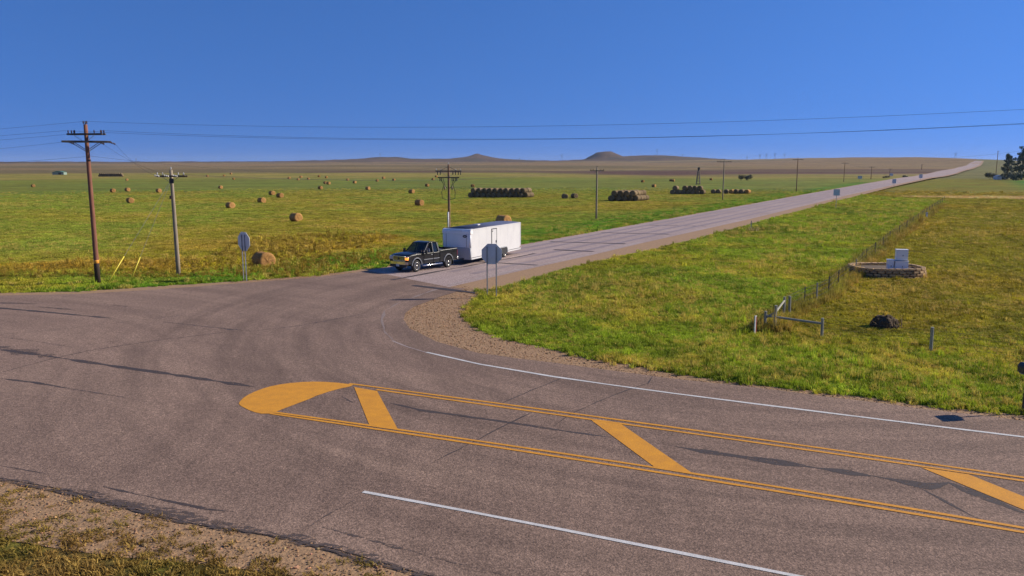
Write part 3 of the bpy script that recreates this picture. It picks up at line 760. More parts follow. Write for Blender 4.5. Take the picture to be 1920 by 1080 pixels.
# ------------------------------------------------------------------ octagonal signs seen from behind
def octagon_sign(a, b, zc, half, label, yaw, thick=.02):
    """two posts a, b on the ground carry an octagon centred between them"""
    c = (a + b) / 2
    t = thing('octagonal_sign', label, 'road sign', c, yaw, 'octagonal signs')
    w = (b - a).length / 2
    oc = [(half / math.cos(R(22.5)) * math.cos(R(22.5 + 45 * k)), zc + half / math.cos(R(22.5)) * math.sin(R(22.5 + 45 * k))) for k in range(8)]
    s = MB().prism(oc, -.03, -.03 + thick).build('sign_plate', m_alu, t)
    oc2 = [(x * .96, zc + (z - zc) * .96) for x, z in oc]
    MB().prism(oc2, -.03 + thick, -.03 + thick + .002).build('red_face', m_red, s)
    MB().box((0, -.042, zc + .02), (half * 1.0, .012, half * 1.05)).build('backing_plate', m_alu, s)
    for sx in (-w, w):
        mb = MB().box((sx, -.075, (zc + half * .72) / 2 - .15), (.034, .05, zc + half * .72 + .3)).box((sx, -.05, (zc + half * .72) / 2 - .15), (.075, .006, zc + half * .72 + .3))
        p = mb.build('sign_post', m_post, t)
        for z in (zc - half * .5, zc + half * .5): MB().cyl((sx, -.12, z), (sx, -.03, z), .014, n=6).build('bolt', m_galv, p)
    return t
sa, sb = gp(914.5, 557), gp(930.5, 558)
octagon_sign(sa, sb, 2.62, .61, 'large octagonal sign seen from behind on two posts beside the gravel corner', R(-8))
qa, qb = gp(457, 527), gp(466, 526.5)
octagon_sign(qa, qb, 2.72, .64, 'octagonal sign seen at a slant from behind in the grass left of the junction', R(-36))

# ------------------------------------------------------------------ small far road signs
def road_sign(px, py, w, h, hp, yaw, label, face):
    p = gp(px, py); t = thing('road_sign', label, 'road sign', p, yaw, 'far road signs')
    MB().box((0, 0, hp / 2), (.09, .09, hp)).build('sign_post', m_post, t)
    s = MB().box((0, -.08, hp + h * .02), (w, .03, h)).build('sign_plate', face, t, bevel=.008)
    return t
m_bsign = M('blue_grey_sign_back', (.55, .62, .66), (.45, .52, .56), rough=.5)
m_wsign = M('white_sign', (.55, .58, .58), (.45, .48, .48), rough=.5)
road_sign(1567, 391, 1.1, 1.15, 2.95, R(-28), 'pale blue grey sign plate on a post at the near side of the road', m_bsign)
road_sign(1676, 350, 1.3, 1.6, 2.0, R(-30), 'small blue grey sign standing on the road edge midway to the hill', m_bsign)
road_sign(1726, 339, 1.6, 2.0, 2.4, R(-30), 'small blue grey sign farther up the road edge', m_bsign)
road_sign(1612, 341, 2.0, 1.4, 2.2, R(-20), 'wide white sign left of the road in the far field', m_wsign)
road_sign(1671, 334, 2.0, 1.4, 2.2, R(-20), 'wide grey sign left of the road below the hill', m_bsign)

# ------------------------------------------------------------------ delineators and marker posts
def marker(px, py, h, w, label, name='marker_post', red=False, mat=None, yaw=0.0):
    p = gp(px, py); t = thing(name, label, 'marker post', p, yaw, 'marker posts')
    MB().box((0, 0, h / 2 - .1), (w, w * .45, h + .2)).build('post_body', mat or m_whitep, t, bevel=w * .12)
    if red: MB().box((w * .36, -w * .226, h * .57), (w * .28, .012, h * .78)).build('red_side', m_redp, t)
    else: MB().box((0, -w * .3, h - .1), (w * .8, .01, .12)).build('reflector', m_galv, t)
    return t
marker(1415, 631, .98, .115, 'white marker post with red stripe at the fence corner', red=True, yaw=R(32))
marker(1737, 410, .95, .28, 'small white marker post at the far end of the fence line')
marker(1408, 433, 1.25, .09, 'thin grey delineator post in weeds beside the road shoulder', name='delineator_post', mat=m_post)

# ------------------------------------------------------------------ fence: brace corner, line posts, wires
cA, cB, cC, cD, cE, cF = gp(1434, 622), gp(1452, 624), gp(1469, 596.5), gp(1480, 596), gp(1541, 636), gp(1745, 662)
fence = thing('wire_fence', 'barbed wire fence with wooden corner brace running from the roadside to the far field', 'fence', cA)
def fp(p, h, r, mat, name='post'):
    q = p - cA
    return MB().tube([q + Vector((0, 0, -.3)), q + Vector((random.uniform(-.03, .03), random.uniform(-.03, .03), h))], [r, r * .92], 8).build(name, mat, fence, smooth_=False)
for p, h in ((cA, 1.0), (cB, 1.32), (cC, 1.12), (cD, 1.15), (cE, .98), (cF, 1.12)): fp(p, h, .075, m_fpost)
up = lambda p, z: p - cA + Vector((0, 0, z))
MB().tube([up(cA, .78), up(cE, .72)], .055, 8).build('brace_rail', m_fpost, fence)
MB().tube([up(cA, .68), up(cB, .98), up(cC, .92)], .05, 8).build('brace_rail', m_fpost, fence)
line = [Vector((*p[:2], 0)) for p in fence_g[2:]]
allp = [cC] + line
for i, p in enumerate(line):
    if i in (0, 1, 3, 4, 5): fp(p, 1.15, .05 if i in (1, 4) else .03, m_fpost if i in (1, 4) else m_tpost)
    else: fp(p, 1.2, .04, m_tpost)
extra = []
for a, b in zip(line[4:-1], line[5:]):
    n = max(1, int((b - a).length / 7.0))
    for j in range(1, n): q = a.lerp(b, j / n); extra.append(q); fp(q, 1.15, .03 + q.y * .00012, m_tpost)
far = line[-1]; 
for z in (.35, .62, .9, 1.08):
    MB().tube([up(p, z - .02 * (k % 2)) for k, p in enumerate(allp)], .008, 4).build('barbed_wire', m_wire, fence, fix=False)
    MB().tube([up(cE, z * .85), up(cF, z * .9), up(cF + (cF - cE).normalized() * 18, z)], .006, 4).build('barbed_wire', m_wire, fence, fix=False)

# ------------------------------------------------------------------ block ring with white cabinets
rc = g0(1667, 511); RC = Vector((rc[0], 56.2, 0)); RC.x = (1667 - 960) / F * 56.2 * 1.0
ring = thing('block_planter', 'low ring wall of stacked sandstone blocks round the white cabinets', 'block wall', RC)
RX, RY, BH = 2.42, 1.95, .185
def ell(t, k=1.0):
    c, s = math.cos(t), math.sin(t); e = .72
    return (RX * k * math.copysign(abs(c) ** e, c), RY * k * math.copysign(abs(s) ** e, s))
NB = 30; bl = [];
tt = np.linspace(0, 2 * math.pi, 721); pp = np.array([ell(t) for t in tt]); cum = np.concatenate([[0], np.cumsum(np.linalg.norm(np.diff(pp, axis=0), axis=1))])
per = cum[-1]; bw = per / NB
def block_mesh(seed):
    r_ = random.Random(seed); bm = bmesh.new(); bmesh.ops.create_cube(bm, size=1)
    bmesh.ops.scale(bm, vec=(bw * .86, .30, BH * .80), verts=bm.verts)
    bmesh.ops.bevel(bm, geom=bm.edges[:], offset=.022, segments=1, affect='EDGES')
    for v in bm.verts: v.co += Vector([r_.uniform(-.013, .013) for _ in range(3)])
    me = bpy.data.meshes.new('block'); bm.to_mesh(me); bm.free(); me.materials.append(m_stone); return me
bms = [block_mesh(i) for i in range(6)]
for c in range(4):
    for k in range(NB):
        sl = ((k + (.5 if c % 2 else 0)) * bw) % per
        x = np.interp(sl, cum, pp[:, 0]); y = np.interp(sl, cum, pp[:, 1])
        x2 = np.interp((sl + .1) % per, cum, pp[:, 0]); y2 = np.interp((sl + .1) % per, cum, pp[:, 1])
        j = random.uniform(-.025, .03); sc = 1 - .015 * c
        o = link('block', random.choice(bms), ring); o.location = (x * sc * (1 + j / 2.4), y * sc * (1 + j / 2.4), BH * (c + .5) + .01)
        o.rotation_euler = (random.uniform(-.02, .02), random.uniform(-.02, .02), math.atan2(y2 - y, x2 - x) + random.uniform(-.05, .05))
MB().slab([ell(t, .90) for t in np.linspace(0, 2 * math.pi, 40)[:-1]], .02, .55).build('soil_fill', m_soil, ring)
def cabinet(x, y, z, w, d, h, label, yaw=R(-14), legs=False, vent=True):
    t = thing('equipment_cabinet', label, 'cabinet', RC + Vector((x, y, z)), yaw, 'white equipment cabinets')
    b = MB().box((0, 0, h / 2), (w, d, h)).build('cabinet_body', m_cab, t, bevel=.015)
    MB().box((0, 0, h + .012), (w + .06, d + .06, .03)).build('lid', m_cab, t, bevel=.008)
    dr = MB().box((0, -d / 2 - .008, h * .5), (w * .9, .016, h * .88)).build('door', m_cab, t, bevel=.006)
    MB().box((w * .06, -d / 2 - .028, h * .48), (.05, .025, .07)).build('latch', m_dark, dr)
    MB().box((0, 0, .02), (w + .04, d + .04, .05)).build('plinth', m_galv, t)
    return t
cabinet(.66, -.75, .42, .86, .62, .74, 'lower white equipment cabinet set inside the block ring')
cabinet(.69, -.70, 1.19, .76, .46, .76, 'upper white equipment cabinet stacked on the lower one')
cabinet(.0, -.55, .42, .40, .5, .80, 'narrow pale cabinet at the left of the stacked pair')

# ------------------------------------------------------------------ mailbox at the right edge
mbp = gp(1917, 776)
t = thing('mailbox', 'dark mailbox on a thin post at the right edge of the grass', 'mailbox', mbp, R(0))
MB().cyl((0, 0, -.3), (0, 0, 1.32), .035, n=8).build('post', m_dark, t)
prof = [(-.115, 0), (.115, 0), (.115, .15)] + [(.115 * math.cos(a), .15 + .115 * math.sin(a)) for a in np.linspace(.3, math.pi - .3, 6)] + [(-.115, .15)]
bx = MB().prism([(x * 1.15, 1.32 + z * 1.2) for x, z in prof], -.27, .27).build('box_shell', m_dark, t, bevel=.01)
MB().prism([(x * 1.2, 1.318 + z * 1.24) for x, z in prof], -.295, -.26).build('door', m_dark, bx)
MB().box((.145, .05, 1.5), (.012, .05, .16)).build('flag', m_redp, t)
MB().box((0, 0, 1.30), (.22, .4, .03)).build('mount_board', m_fpost, t)

# ------------------------------------------------------------------ hay bales
def hay_material(name, c1, c2, c3):
    k = NT(name); v = k.obj()
    mp = k.n('ShaderNodeMapping'); mp.inputs['Scale'].default_value = (2.2, 9, 9); k.l(v, mp.inputs['Vector'])
    a = k.noise(mp.outputs[0], 2.2, 5, .7); b = k.noise(v, 1.1, 3, .6)
    c = k.mix(k.ramp(b, [(.4, 0.0), (.65, .55)]), k.ramp(a, [(.3, c2), (.55, c1), (.75, c3)]), c2)
    oi = k.n('ShaderNodeObjectInfo'); hv = k.n('ShaderNodeHueSaturation'); k.l(c, hv.inputs['Color'])
    k.l(k.math('ADD', k.math('MULTIPLY', oi.outputs['Random'], .4), .8), hv.inputs['Value'])
    k.l(hv.outputs[0], k.b.inputs['Base Color']); k.b.inputs['Roughness'].default_value = 1; k.b.inputs['Specular IOR Level'].default_value = .05
    k.bump(a, .9, .05); return k.m
m_hay = hay_material('sun_bleached_hay', (.46, .25, .085), (.26, .13, .05), (.58, .38, .16))
m_hay_old = hay_material('weathered_old_hay', (.25, .18, .10), (.12, .09, .055), (.38, .28, .15))
def bale_mesh(seed, mat, D, L):
    """round bale lying along local x: sagging drum with dished, spiralled ends"""
    r_ = np.random.default_rng(seed); n = 26; rows = [(-.5, .0), (-.47, .35), (-.49, .62), (-.5, .86), (-.44, 1.0), (-.3, 1.015), (-.12, 1.0), (.08, 1.02), (.28, 1.0), (.44, 1.0), (.5, .86), (.49, .62), (.47, .35), (.5, 0)]
    V = []; Fc = []
    for i, (x, rr) in enumerate(rows):
        for k in range(n):
            t = 2 * math.pi * k / n; rad_ = D / 2 * rr * (1 + r_.normal(0, .022))
            y, z = rad_ * math.cos(t), rad_ * math.sin(t)
            if z < 0: z *= .90
            y *= 1.05
            V.append((x * L + r_.normal(0, .012), y, z + D / 2 * .90))
    for i in range(len(rows) - 1):
        for k in range(n): Fc.append((i * n + k, i * n + (k + 1) % n, (i + 1) * n + (k + 1) % n, (i + 1) * n + k))
    return MB().add(V, Fc).mesh('hay_bale', mat, True)
BALES = [bale_mesh(i, m_hay, 1.3, 1.5) for i in range(4)]
OLD = [bale_mesh(i + 10, m_hay_old, 1.36, 1.5) for i in range(4)]
def bale(p, yaw, label, group, old=False, sc=1.0, tilt=0.0):
    o = link('hay_bale', random.choice(OLD if old else BALES)); o.location = p; o.rotation_euler = (random.uniform(-.1, .1) if not old else random.uniform(0, 6.28) * 0, tilt, yaw)
    o.scale = (sc,) * 3
    return tag(o, label, 'hay bale', group)
G1 = 'round bales scattered over the hay field'
NEARB = [(496, 502, 205, 'large shaded round bale in the weeds just right of the slanted octagonal sign', 1.0), (944, 423, 215, 'round bale peeking over the rear of the white trailer roof', 1.12),
         (555, 415.6, 28, 'golden round bale alone in the open field, largest left of the trailer', 1.0), (786.5, 386, 22, 'round bale close to the left of the switch pole', 1.0),
         (432, 391, 25, 'round bale right of the guyed pole, nearer of the pair on that side', .95), (244, 381, 30, 'round bale between the two left poles, nearest of that cluster', .95),
         (490.6, 381, 24, 'nearest of the three bales grouped in the mid field', .97), (525, 371, 20, 'rightmost of the three bales grouped in the mid field', .97), (510, 366, 30, 'farthest of the three bales grouped in the mid field', .97),
         (212, 361, 26, 'left one of the side by side bales between the two left poles', .95), (239, 359, 22, 'right one of the side by side bales between the two left poles', .95),
         (298, 361, 24, 'round bale just left of the guyed pole arm', .95), (414, 354, 28, 'small bale right of the guyed pole, farther of that pair', .9), (62, 351, 24, 'lone small bale left of the tall reddish pole', .9),
         (601, 355, 22, 'small bale midway along the green field, left of two in line', .9), (690, 356, 25, 'small bale midway along the green field, right of two in line', .9), (772, 363, 22, 'bale left of the switch pole and farther back', .95),
         (892, 370.5, 24, 'bright bale lying in front of the long dark stack', .95), (1226, 351, 26, 'small bale behind the right end of the two tier stack', .9), (886, 351, 60, 'upright looking bale behind the left end of the long stack', .9),
         (1059, 373, 70, 'left weathered bale of the pair right of the long stack', .95), (1077, 372, 50, 'right weathered bale of the pair right of the long stack', .95), (801, 350, 22, 'small bale far left of the switch pole arms', .9)]
for px, py, yaw, lab, sc in NEARB:
    bale(gp(px, py), R(-22 - yaw * .8 if yaw < 100 else -48), lab, G1, old=px in (1059, 1077), sc=sc)
FARB = sorted([(238, 339), (438, 337), (389, 331.5), (433, 327), (665, 344), (610, 345), (616, 346), (542, 336), (559, 338), (564, 333.5), (578, 337), (598, 332), (612, 334), (652, 339), (707, 340.5), (719, 335.5), (738.5, 339),
               (812, 338), (818, 332.5), (1258, 340), (1262, 340.5), (1205, 342), (1333, 338), (420, 331)])
for i, (px, py) in enumerate(FARB):
    bale(gp(px, py), R(random.uniform(-60, -25)), 'tiny far round bale, %s from the left along the back of the field' % ORD[i], 'far bales at the back of the field', sc=.95 * (1.0 if py > 336 else 1.15))

def stack(p, yaw_row, n0, layers, depth, name, yaw_ax, D=1.36, ends=None, missing=(), old_cols=None):
    """pyramid of bales: columns along yaw_row, ranks behind one another along the bale axis"""
    u = Vector((math.cos(yaw_row), math.sin(yaw_row), 0)); v = Vector((math.cos(yaw_ax), math.sin(yaw_ax), 0))
    for k in range(depth):
        for l in range(layers):
            for c in range(n0 - l):
                if (k, l, c) in missing: continue
                q = p + u * ((c + l * .5) * D) + v * (k * 1.55 + random.uniform(-.08, .08))
                q.z = float(terr(q.x, q.y)) + l * D * .80 + random.uniform(-.03, .03)
                tier = ['bottom', 'upper', 'top'][l]
                rank = ['front', 'second', 'third', 'rear'][k] + ' rank' if depth > 1 else 'row'
                bale(q, yaw_ax + random.uniform(-.05, .05), 'dark bale of the %s, %s tier, %s, %s from the left' % (name, tier, rank, ORD[c]), 'bales of the ' + name, old=True)
s0 = gp(885, 370.6); stack(s0, R(0), 11, 2, 2, 'long stack', R(52))
s1 = gp(1148, 377.2); stack(s1, R(0), 5, 2, 4, 'two tier stack', R(56))
s2 = gp(1262, 364.5); stack(s2, R(2), 8, 2, 1, 'collapsed row', R(60), missing={(0, 1, 6), (0, 1, 1), (0, 0, 7)})
for i, px in enumerate((1338, 1347, 1362)): bale(gp(px, 363), R(60), 'low weathered bale near the thin tall pole, %s from the left' % ORD[i], 'loose bales beside the collapsed row', old=True, sc=.95)
for i, (px, old) in enumerate(((1372, False), (1381, True), (1391, True), (1402, False))):
    bale(gp(px, 363.5), R(48), '%s bale in the short row right of the thin tall pole, %s from its left' % ('dark' if old else 'orange', ORD[i]), 'short row of bales', old=old)
s3 = gp(187, 331.0); stack(s3, R(0), 13, 2, 1, 'far left stack', R(70))

# ------------------------------------------------------------------ pickup truck
m_paint = M('black_car_paint', (.0035, .004, .006), (.005, .006, .009), rough=.35, scale=2, spec=.3, coat=.5)
m_chrome = M('chrome', (.62, .63, .66), (.52, .53, .56), rough=.18, metal=1.0, scale=3)
m_trim = M('grey_trim', (.20, .21, .23), (.16, .17, .19), rough=.45, scale=5)
m_black = M('black_plastic', (.012, .012, .013), (.02, .02, .021), rough=.6)
m_tyre = M('tyre_rubber', (.022, .022, .023), (.035, .034, .033), rough=.9, scale=14, bump=.2)
m_rim = M('alloy_rim', (.62, .60, .58), (.5, .48, .46), rough=.25, metal=.9)
m_seat = M('seat_cloth', (.06, .055, .05), (.04, .038, .036), rough=.9)
m_plate = M('licence_plate', (.55, .60, .58), (.40, .46, .45), rough=.5, scale=9)
def glass_material(name, tint, alpha):
    k = NT(name); b = k.b; b.inputs['Base Color'].default_value = (*tint, 1); b.inputs['Roughness'].default_value = .03
    b.inputs['Alpha'].default_value = alpha; b.inputs['Specular IOR Level'].default_value = .6
    n_ = k.noise(k.obj(), 1.2, 2); k.l(k.ramp(n_, [(.3, tuple(t * .8 for t in tint)), (.7, tint)]), b.inputs['Base Color']); return k.m
m_glass = glass_material('tinted_windscreen', (.02, .035, .035), .45)
m_glass_d = glass_material('dark_side_glass', (.012, .016, .02), .80)
m_glass_c = glass_material('clear_door_glass', (.03, .04, .045), .06)
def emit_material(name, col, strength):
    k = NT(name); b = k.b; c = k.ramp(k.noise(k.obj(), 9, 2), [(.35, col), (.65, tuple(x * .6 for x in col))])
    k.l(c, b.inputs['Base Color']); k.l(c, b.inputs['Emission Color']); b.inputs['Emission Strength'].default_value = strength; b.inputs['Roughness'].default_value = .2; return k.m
m_amber = emit_material('emissive_amber_lens', (1.0, .30, .04), 1.7)  # amber colour also drives emission, on the truck's left lens only
m_lens = M('clear_lens', (.55, .53, .5), (.4, .39, .38), rough=.1, spec=.8, coat=.5)
m_tail = M('red_lens', (.35, .01, .01), (.28, .01, .01), rough=.15)

wf, wr = g0(780, 510.4), g0(838.5, 501.8)
fd = Vector((wf[0] - wr[0], wf[1] - wr[1], 0)).normalized(); TRK_YAW = math.atan2(fd.y, fd.x)
left = Vector((-fd.y, fd.x, 0))
tc_ = Vector(((wf[0] + wr[0]) / 2, (wf[1] + wr[1]) / 2, .032)) - left * .86
WB, TW = 1.80, .86
trk = thing('pickup_truck', 'black crew pickup truck with chrome grille, turning in with a white trailer', 'pickup truck', tc_, TRK_YAW)
trk.scale = (.95, 1.0, 1.06)
def arch(cx, cz, r, a0, a1, n=10): return [(cx + r * math.cos(t), cz + r * math.sin(t)) for t in np.linspace(a0, a1, n)]
for sy, nm in ((1, 'left'), (-1, 'right')):
    y0, y1 = sy * .90, sy * .985
    fen = [(1.02, .50), (1.02, 1.235), (1.60, 1.25), (2.35, 1.20), (2.66, 1.12), (2.72, .95), (2.72, .60)] + arch(WB, .44, .50, R(12), R(172))
    MB().prism(fen, y0, y1).build('front_fender', m_paint, trk, bevel=.03)
    MB().prism([(x, z) for x, z in arch(WB, .44, .575, R(4), R(176), 14)] + arch(WB, .44, .50, R(176), R(4), 14), sy * .95, sy * 1.025).build('fender_flare', m_trim, trk, bevel=.012)
    dr = MB().prism([(-.05, .50), (-.05, 1.235), (1.0, 1.235), (1.0, .50)], y0, sy * .985).build('door', m_paint, trk, bevel=.025)
    MB().box((.14, sy * 1.0, 1.10), (.16, .035, .045)).build('handle', m_trim, dr, bevel=.01)
    MB().box((.5, sy * .995, .80), (1.02, .025, .05)).build('side_moulding', m_trim, dr)
    d2 = MB().prism([(-.78, .50), (-.78, 1.235), (-.07, 1.235), (-.07, .50)], y0, sy * .983).build('rear_door', m_paint, trk, bevel=.025)
    MB().box((-.42, sy * .995, .80), (.68, .025, .05)).build('side_moulding', m_trim, d2)
    bed = [(-.82, .50), (-.82, 1.33), (-2.86, 1.35), (-2.90, .64)] + arch(-WB, .44, .50, R(10), R(172))[::1]
    MB().prism(bed, y0, sy * .99).build('bed_side', m_paint, trk, bevel=.03)
    MB().box((-1.85, sy * .93, 1.352), (2.02, .1, .03)).build('bed_rail', m_black, trk, bevel=.01)
    MB().prism(arch(-WB, .44, .575, R(4), R(176), 14) + arch(-WB, .44, .50, R(176), R(4), 14), sy * .955, sy * 1.03).build('fender_flare', m_trim, trk, bevel=.012)
    MB().tube([(1.15, sy * .93, .42), (1.05, sy * 1.0, .38), (-1.05, sy * 1.0, .38), (-1.15, sy * .93, .42)], .045, 8).build('step_bar', m_chrome, trk, smooth_=True)
    MB().box((-2.33, sy * .86, .42), (.02, .34, .44)).build('mud_flap', m_black, trk)
    # side mirror
    mr_ = MB().box((.93, sy * 1.16, 1.36), (.12, .2, .26)).build('mirror', m_black, trk, bevel=.03)
    MB().box((.95, sy * 1.03, 1.30), (.05, .16, .05)).build('mirror_arm', m_black, mr_)
    # head lamp + turn signal
    hl = MB().prism([(2.55, .86), (2.745, .86), (2.745, 1.10), (2.55, 1.13)], sy * .62, sy * .97).build('headlight', m_lens, trk, bevel=.02)
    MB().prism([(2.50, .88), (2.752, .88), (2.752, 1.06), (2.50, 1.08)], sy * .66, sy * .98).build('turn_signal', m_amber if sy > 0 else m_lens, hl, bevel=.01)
    MB().box((-2.91, sy * .90, 1.02), (.04, .15, .42)).build('tail_light', m_tail, trk, bevel=.01)
    # greenhouse: pillars and glass
    B, T = .925, .74     # half widths at belt and roof
    zb, zt = 1.235, 1.90
    pil = lambda xb, xt, w: MB().plate([(xb - w, sy * B, zb), (xb + w, sy * B, zb), (xt + w, sy * T, zt), (xt - w, sy * T, zt)], .05 * -sy)
    pil(1.02, .30, .05).build('windscreen_pillar', m_paint, trk); pil(-.06, -.10, .05).build('door_pillar', m_paint, trk); pil(-.74, -.66, .07).build('rear_pillar', m_paint, trk)
    ins = lambda x, z: (x, sy * (B + (T - B) * (z - zb) / (zt - zb) - .015), z)
    MB().plate([ins(.95, 1.24), ins(.02, 1.24), ins(-.04, 1.86), ins(.30, 1.86)], .008).build('window', m_glass_c if sy > 0 else m_glass, dr)
    MB().plate([ins(-.13, 1.24), ins(-.66, 1.24), ins(-.60, 1.86), ins(-.15, 1.86)], .008).build('window', m_glass_d, d2)
# roof, hood, fascia, bed
MB().add([(x, y, z) for x, w, z in ((.34, .72, 1.89), (.20, .74, 1.945), (-.25, .745, 1.965), (-.62, .735, 1.94), (-.72, .71, 1.88)) for y in (-w, -w * .5, 0, w * .5, w)],
         [(5 * i + j, 5 * i + j + 1, 5 * i + j + 6, 5 * i + j + 5) for i in range(4) for j in range(4)]).build('roof', m_paint, trk, smooth_=True).modifiers.new('th', 'SOLIDIFY').thickness = .05
hood = MB(); xs = [(1.02, .90, 1.245, .03), (1.5, .90, 1.245, .05), (2.1, .88, 1.21, .055), (2.5, .84, 1.155, .05), (2.68, .78, 1.09, .03)]
hood.add([(x, w * q, z + c * (1 - q * q)) for x, w, z, c in xs for q in (-1, -.72, -.6, -.3, 0, .3, .6, .72, 1)], [(9 * i + j, 9 * i + j + 1, 9 * i + j + 10, 9 * i + j + 9) for i in range(4) for j in range(8)])
hood.build('hood', m_paint, trk, smooth_=True).modifiers.new('th', 'SOLIDIFY').thickness = -.03
MB().box((2.62, 0, .92), (.10, 1.40, .42)).build('front_panel', m_black, trk)
gr = MB().box((2.70, 0, 1.115), (.07, 1.28, .06)).box((2.70, 0, .80), (.07, 1.28, .06)).box((2.70, .61, .957), (.07, .07, .26)).box((2.70, -.61, .957), (.07, .07, .26)).build('grille_frame', m_chrome, trk, bevel=.015)
for z in (.88, .96, 1.04): MB().box((2.705, 0, z), (.045, 1.15, .026)).build('grille_bar', m_chrome, gr)
MB().lathe([(.001, 0), (.09, .0), (.085, .03), (.001, .035)], 'x', (2.715, 0, .96), 16).build('emblem', m_dark, gr)
bp = MB().add([(2.70 + dx, y, z) for dx, y in ((.02, -.99), (.14, -.75), (.17, 0), (.14, .75), (.02, .99)) for z in (.56, .76)] + [(2.55, y, z) for y in (-.99, -.75, 0, .75, .99) for z in (.56, .76)],
              [(2 * i, 2 * i + 2, 2 * i + 3, 2 * i + 1) for i in range(4)] + [(2 * i + 1, 2 * i + 3, 2 * i + 13, 2 * i + 11) for i in range(4)] + [(2 * i, 2 * i + 10, 2 * i + 12, 2 * i + 2) for i in range(4)]).build('front_bumper', m_chrome, trk, smooth_=False)
MB().box((2.78, 0, .46), (.16, 1.7, .2)).build('lower_valance', m_black, trk, bevel=.03)
MB().box((2.875, 0, .50), (.012, .32, .16)).build('licence_plate', m_plate, bp)
MB().box((-2.98, 0, .60), (.16, 1.9, .2)).build('rear_bumper', m_chrome, trk, bevel=.03)
MB().box((-2.86, 0, 1.0), (.06, 1.8, .68)).build('tailgate', m_paint, trk, bevel=.02)
MB().box((-1.84, 0, .80), (2.0, 1.8, .06)).build('bed_floor', m_black, trk)
MB().box((-.82, 0, 1.0), (.06, 1.8, .62)).build('bed_front_wall', m_paint, trk)
MB().box((.1, 0, .62), (5.2, 1.3, .25)).build('chassis', m_black, trk)
MB().box((.12, 0, .82), (1.75, 1.76, .3)).build('cab_floor', m_black, trk)
MB().box((.88, 0, 1.12), (.28, 1.74, .24)).build('dashboard', m_black, trk, bevel=.05)
ws = [(1.05, -.86, 1.25), (1.05, .86, 1.25), (.33, .70, 1.88), (.33, -.70, 1.88)]
MB().plate(ws, .008).build('windscreen', m_glass, trk)
MB().plate([(-.78, -.84, 1.25), (-.78, .84, 1.25), (-.70, .69, 1.88), (-.70, -.69, 1.88)], .008).build('rear_window', m_glass_d, trk)
for y in (-.42, .42):
    st_ = MB().box((.0, y, 1.0), (.5, .52, .16)).build('seat', m_seat, trk, bevel=.04)
    MB().box((-.27, y, 1.30), (.14, .52, .62), ry=-.15).box((-.33, y, 1.68), (.1, .28, .18)).build('backrest', m_seat, st_, bevel=.04)
t_ = []
swc = Vector((.60, .42, 1.26))
MB().tube([swc + Vector((.08 * math.sin(a), .19 * math.cos(a), .17 * math.sin(a))) for a in np.linspace(0, 2 * math.pi, 19)], .016, 6).build('steering_wheel', m_black, trk, smooth_=True)
def wheel(parent, x, y, r, w, sy):
    tyre = MB().lathe([(r * .62, -w * .42), (r * .8, -w * .5), (r * .96, -w * .46), (r, -w * .3), (r, w * .3), (r * .96, w * .46), (r * .8, w * .5), (r * .62, w * .42)], 'y', (0, 0, 0), 28).build('wheel', m_tyre, parent, smooth_=True, loc=(x, y, r))
    f = sy * w * .4
    rim = MB().lathe([(r * .63, f - sy * .09), (r * .63, f + sy * .02), (r * .57, f + sy * .02), (r * .52, f - sy * .05), (r * .2, f - sy * .01), (r * .12, f + sy * .03), (.001, f + sy * .035)], 'y', (0, 0, 0), 28).build('rim', m_rim, tyre, smooth_=True)
    for k in range(6):
        a = 2 * math.pi * k / 6 + .3
        MB().box((math.cos(a) * r * .40, f - sy * .028, math.sin(a) * r * .40), (r * .13, .03, r * .13), ry=-a).build('rim_opening', m_black, rim)
    return tyre
for x in (WB, -WB):
    for sy in (1, -1): wheel(trk, x, sy * TW, .415, .265, sy)
for x in (WB, -WB): MB().cyl((x, -.8, .42), (x, .8, .42), .07, n=8).build('axle', m_black, trk)
# box of kit in the truck bed
bxp = tc_ + fd * -1.25 + left * .35
tb = thing('toolbox', 'pale grey box riding in the bed behind the truck cab', 'toolbox', bxp + Vector((0, 0, .83)), TRK_YAW)
MB().box((0, 0, .27), (.5, 1.0, .54)).build('box_body', m_cab, tb, bevel=.02); MB().box((0, 0, .56), (.54, 1.04, .05)).build('lid', m_galv, tb, bevel=.01)

# ------------------------------------------------------------------ driver
m_skin = M('skin', (.42, .22, .15), (.36, .18, .12), rough=.55, scale=8)
m_shirt = M('pale_shirt', (.40, .36, .36), (.30, .27, .28), rough=.9, scale=9)
m_hair = M('dark_hair', (.02, .014, .01), (.035, .025, .018), rough=.8, scale=20)
def skin_mesh(name, verts, edges, radii, mat, parent, sub=2, root=0):
    me = bpy.data.meshes.new(name); me.from_pydata(verts, edges, []); me.update(); me.materials.append(mat)
    o = link(name, me, parent); o.modifiers.new('skin', 'SKIN')
    sv = me.skin_vertices[0].data
    for i, r in enumerate(radii): sv[i].radius = (r, r) if not isinstance(r, tuple) else r
    sv[root].use_root = True
    o.modifiers.new('sub', 'SUBSURF').levels = sub; o.modifiers['sub'].render_levels = sub
    for p in me.polygons: p.use_smooth = True
    return o
drv = thing('person', 'driver in a pale shirt behind the side window of the black pickup', 'person', tc_ + fd * .02 + left * .42 + Vector((0, 0, 1.02)), TRK_YAW)
V = [(0, 0, .09), (-.03, 0, .26), (-.05, 0, .44), (-.03, 0, .57), (-.01, 0, .64), (.01, 0, .72), (.03, 0, .80),     # pelvis, waist, chest, neck base, neck, head
     (-.03, .19, .50), (.10, .27, .27), (.33, .20, .34), (.42, .17, .37),                                          # left arm
     (-.03, -.19, .50), (.12, -.25, .26), (.36, -.13, .34), (.47, -.10, .37),                                       # right arm
     (.12, .10, .07), (.48, .12, .09), (.56, .12, -.15), (.12, -.10, .07), (.48, -.12, .09), (.56, -.12, -.15)]
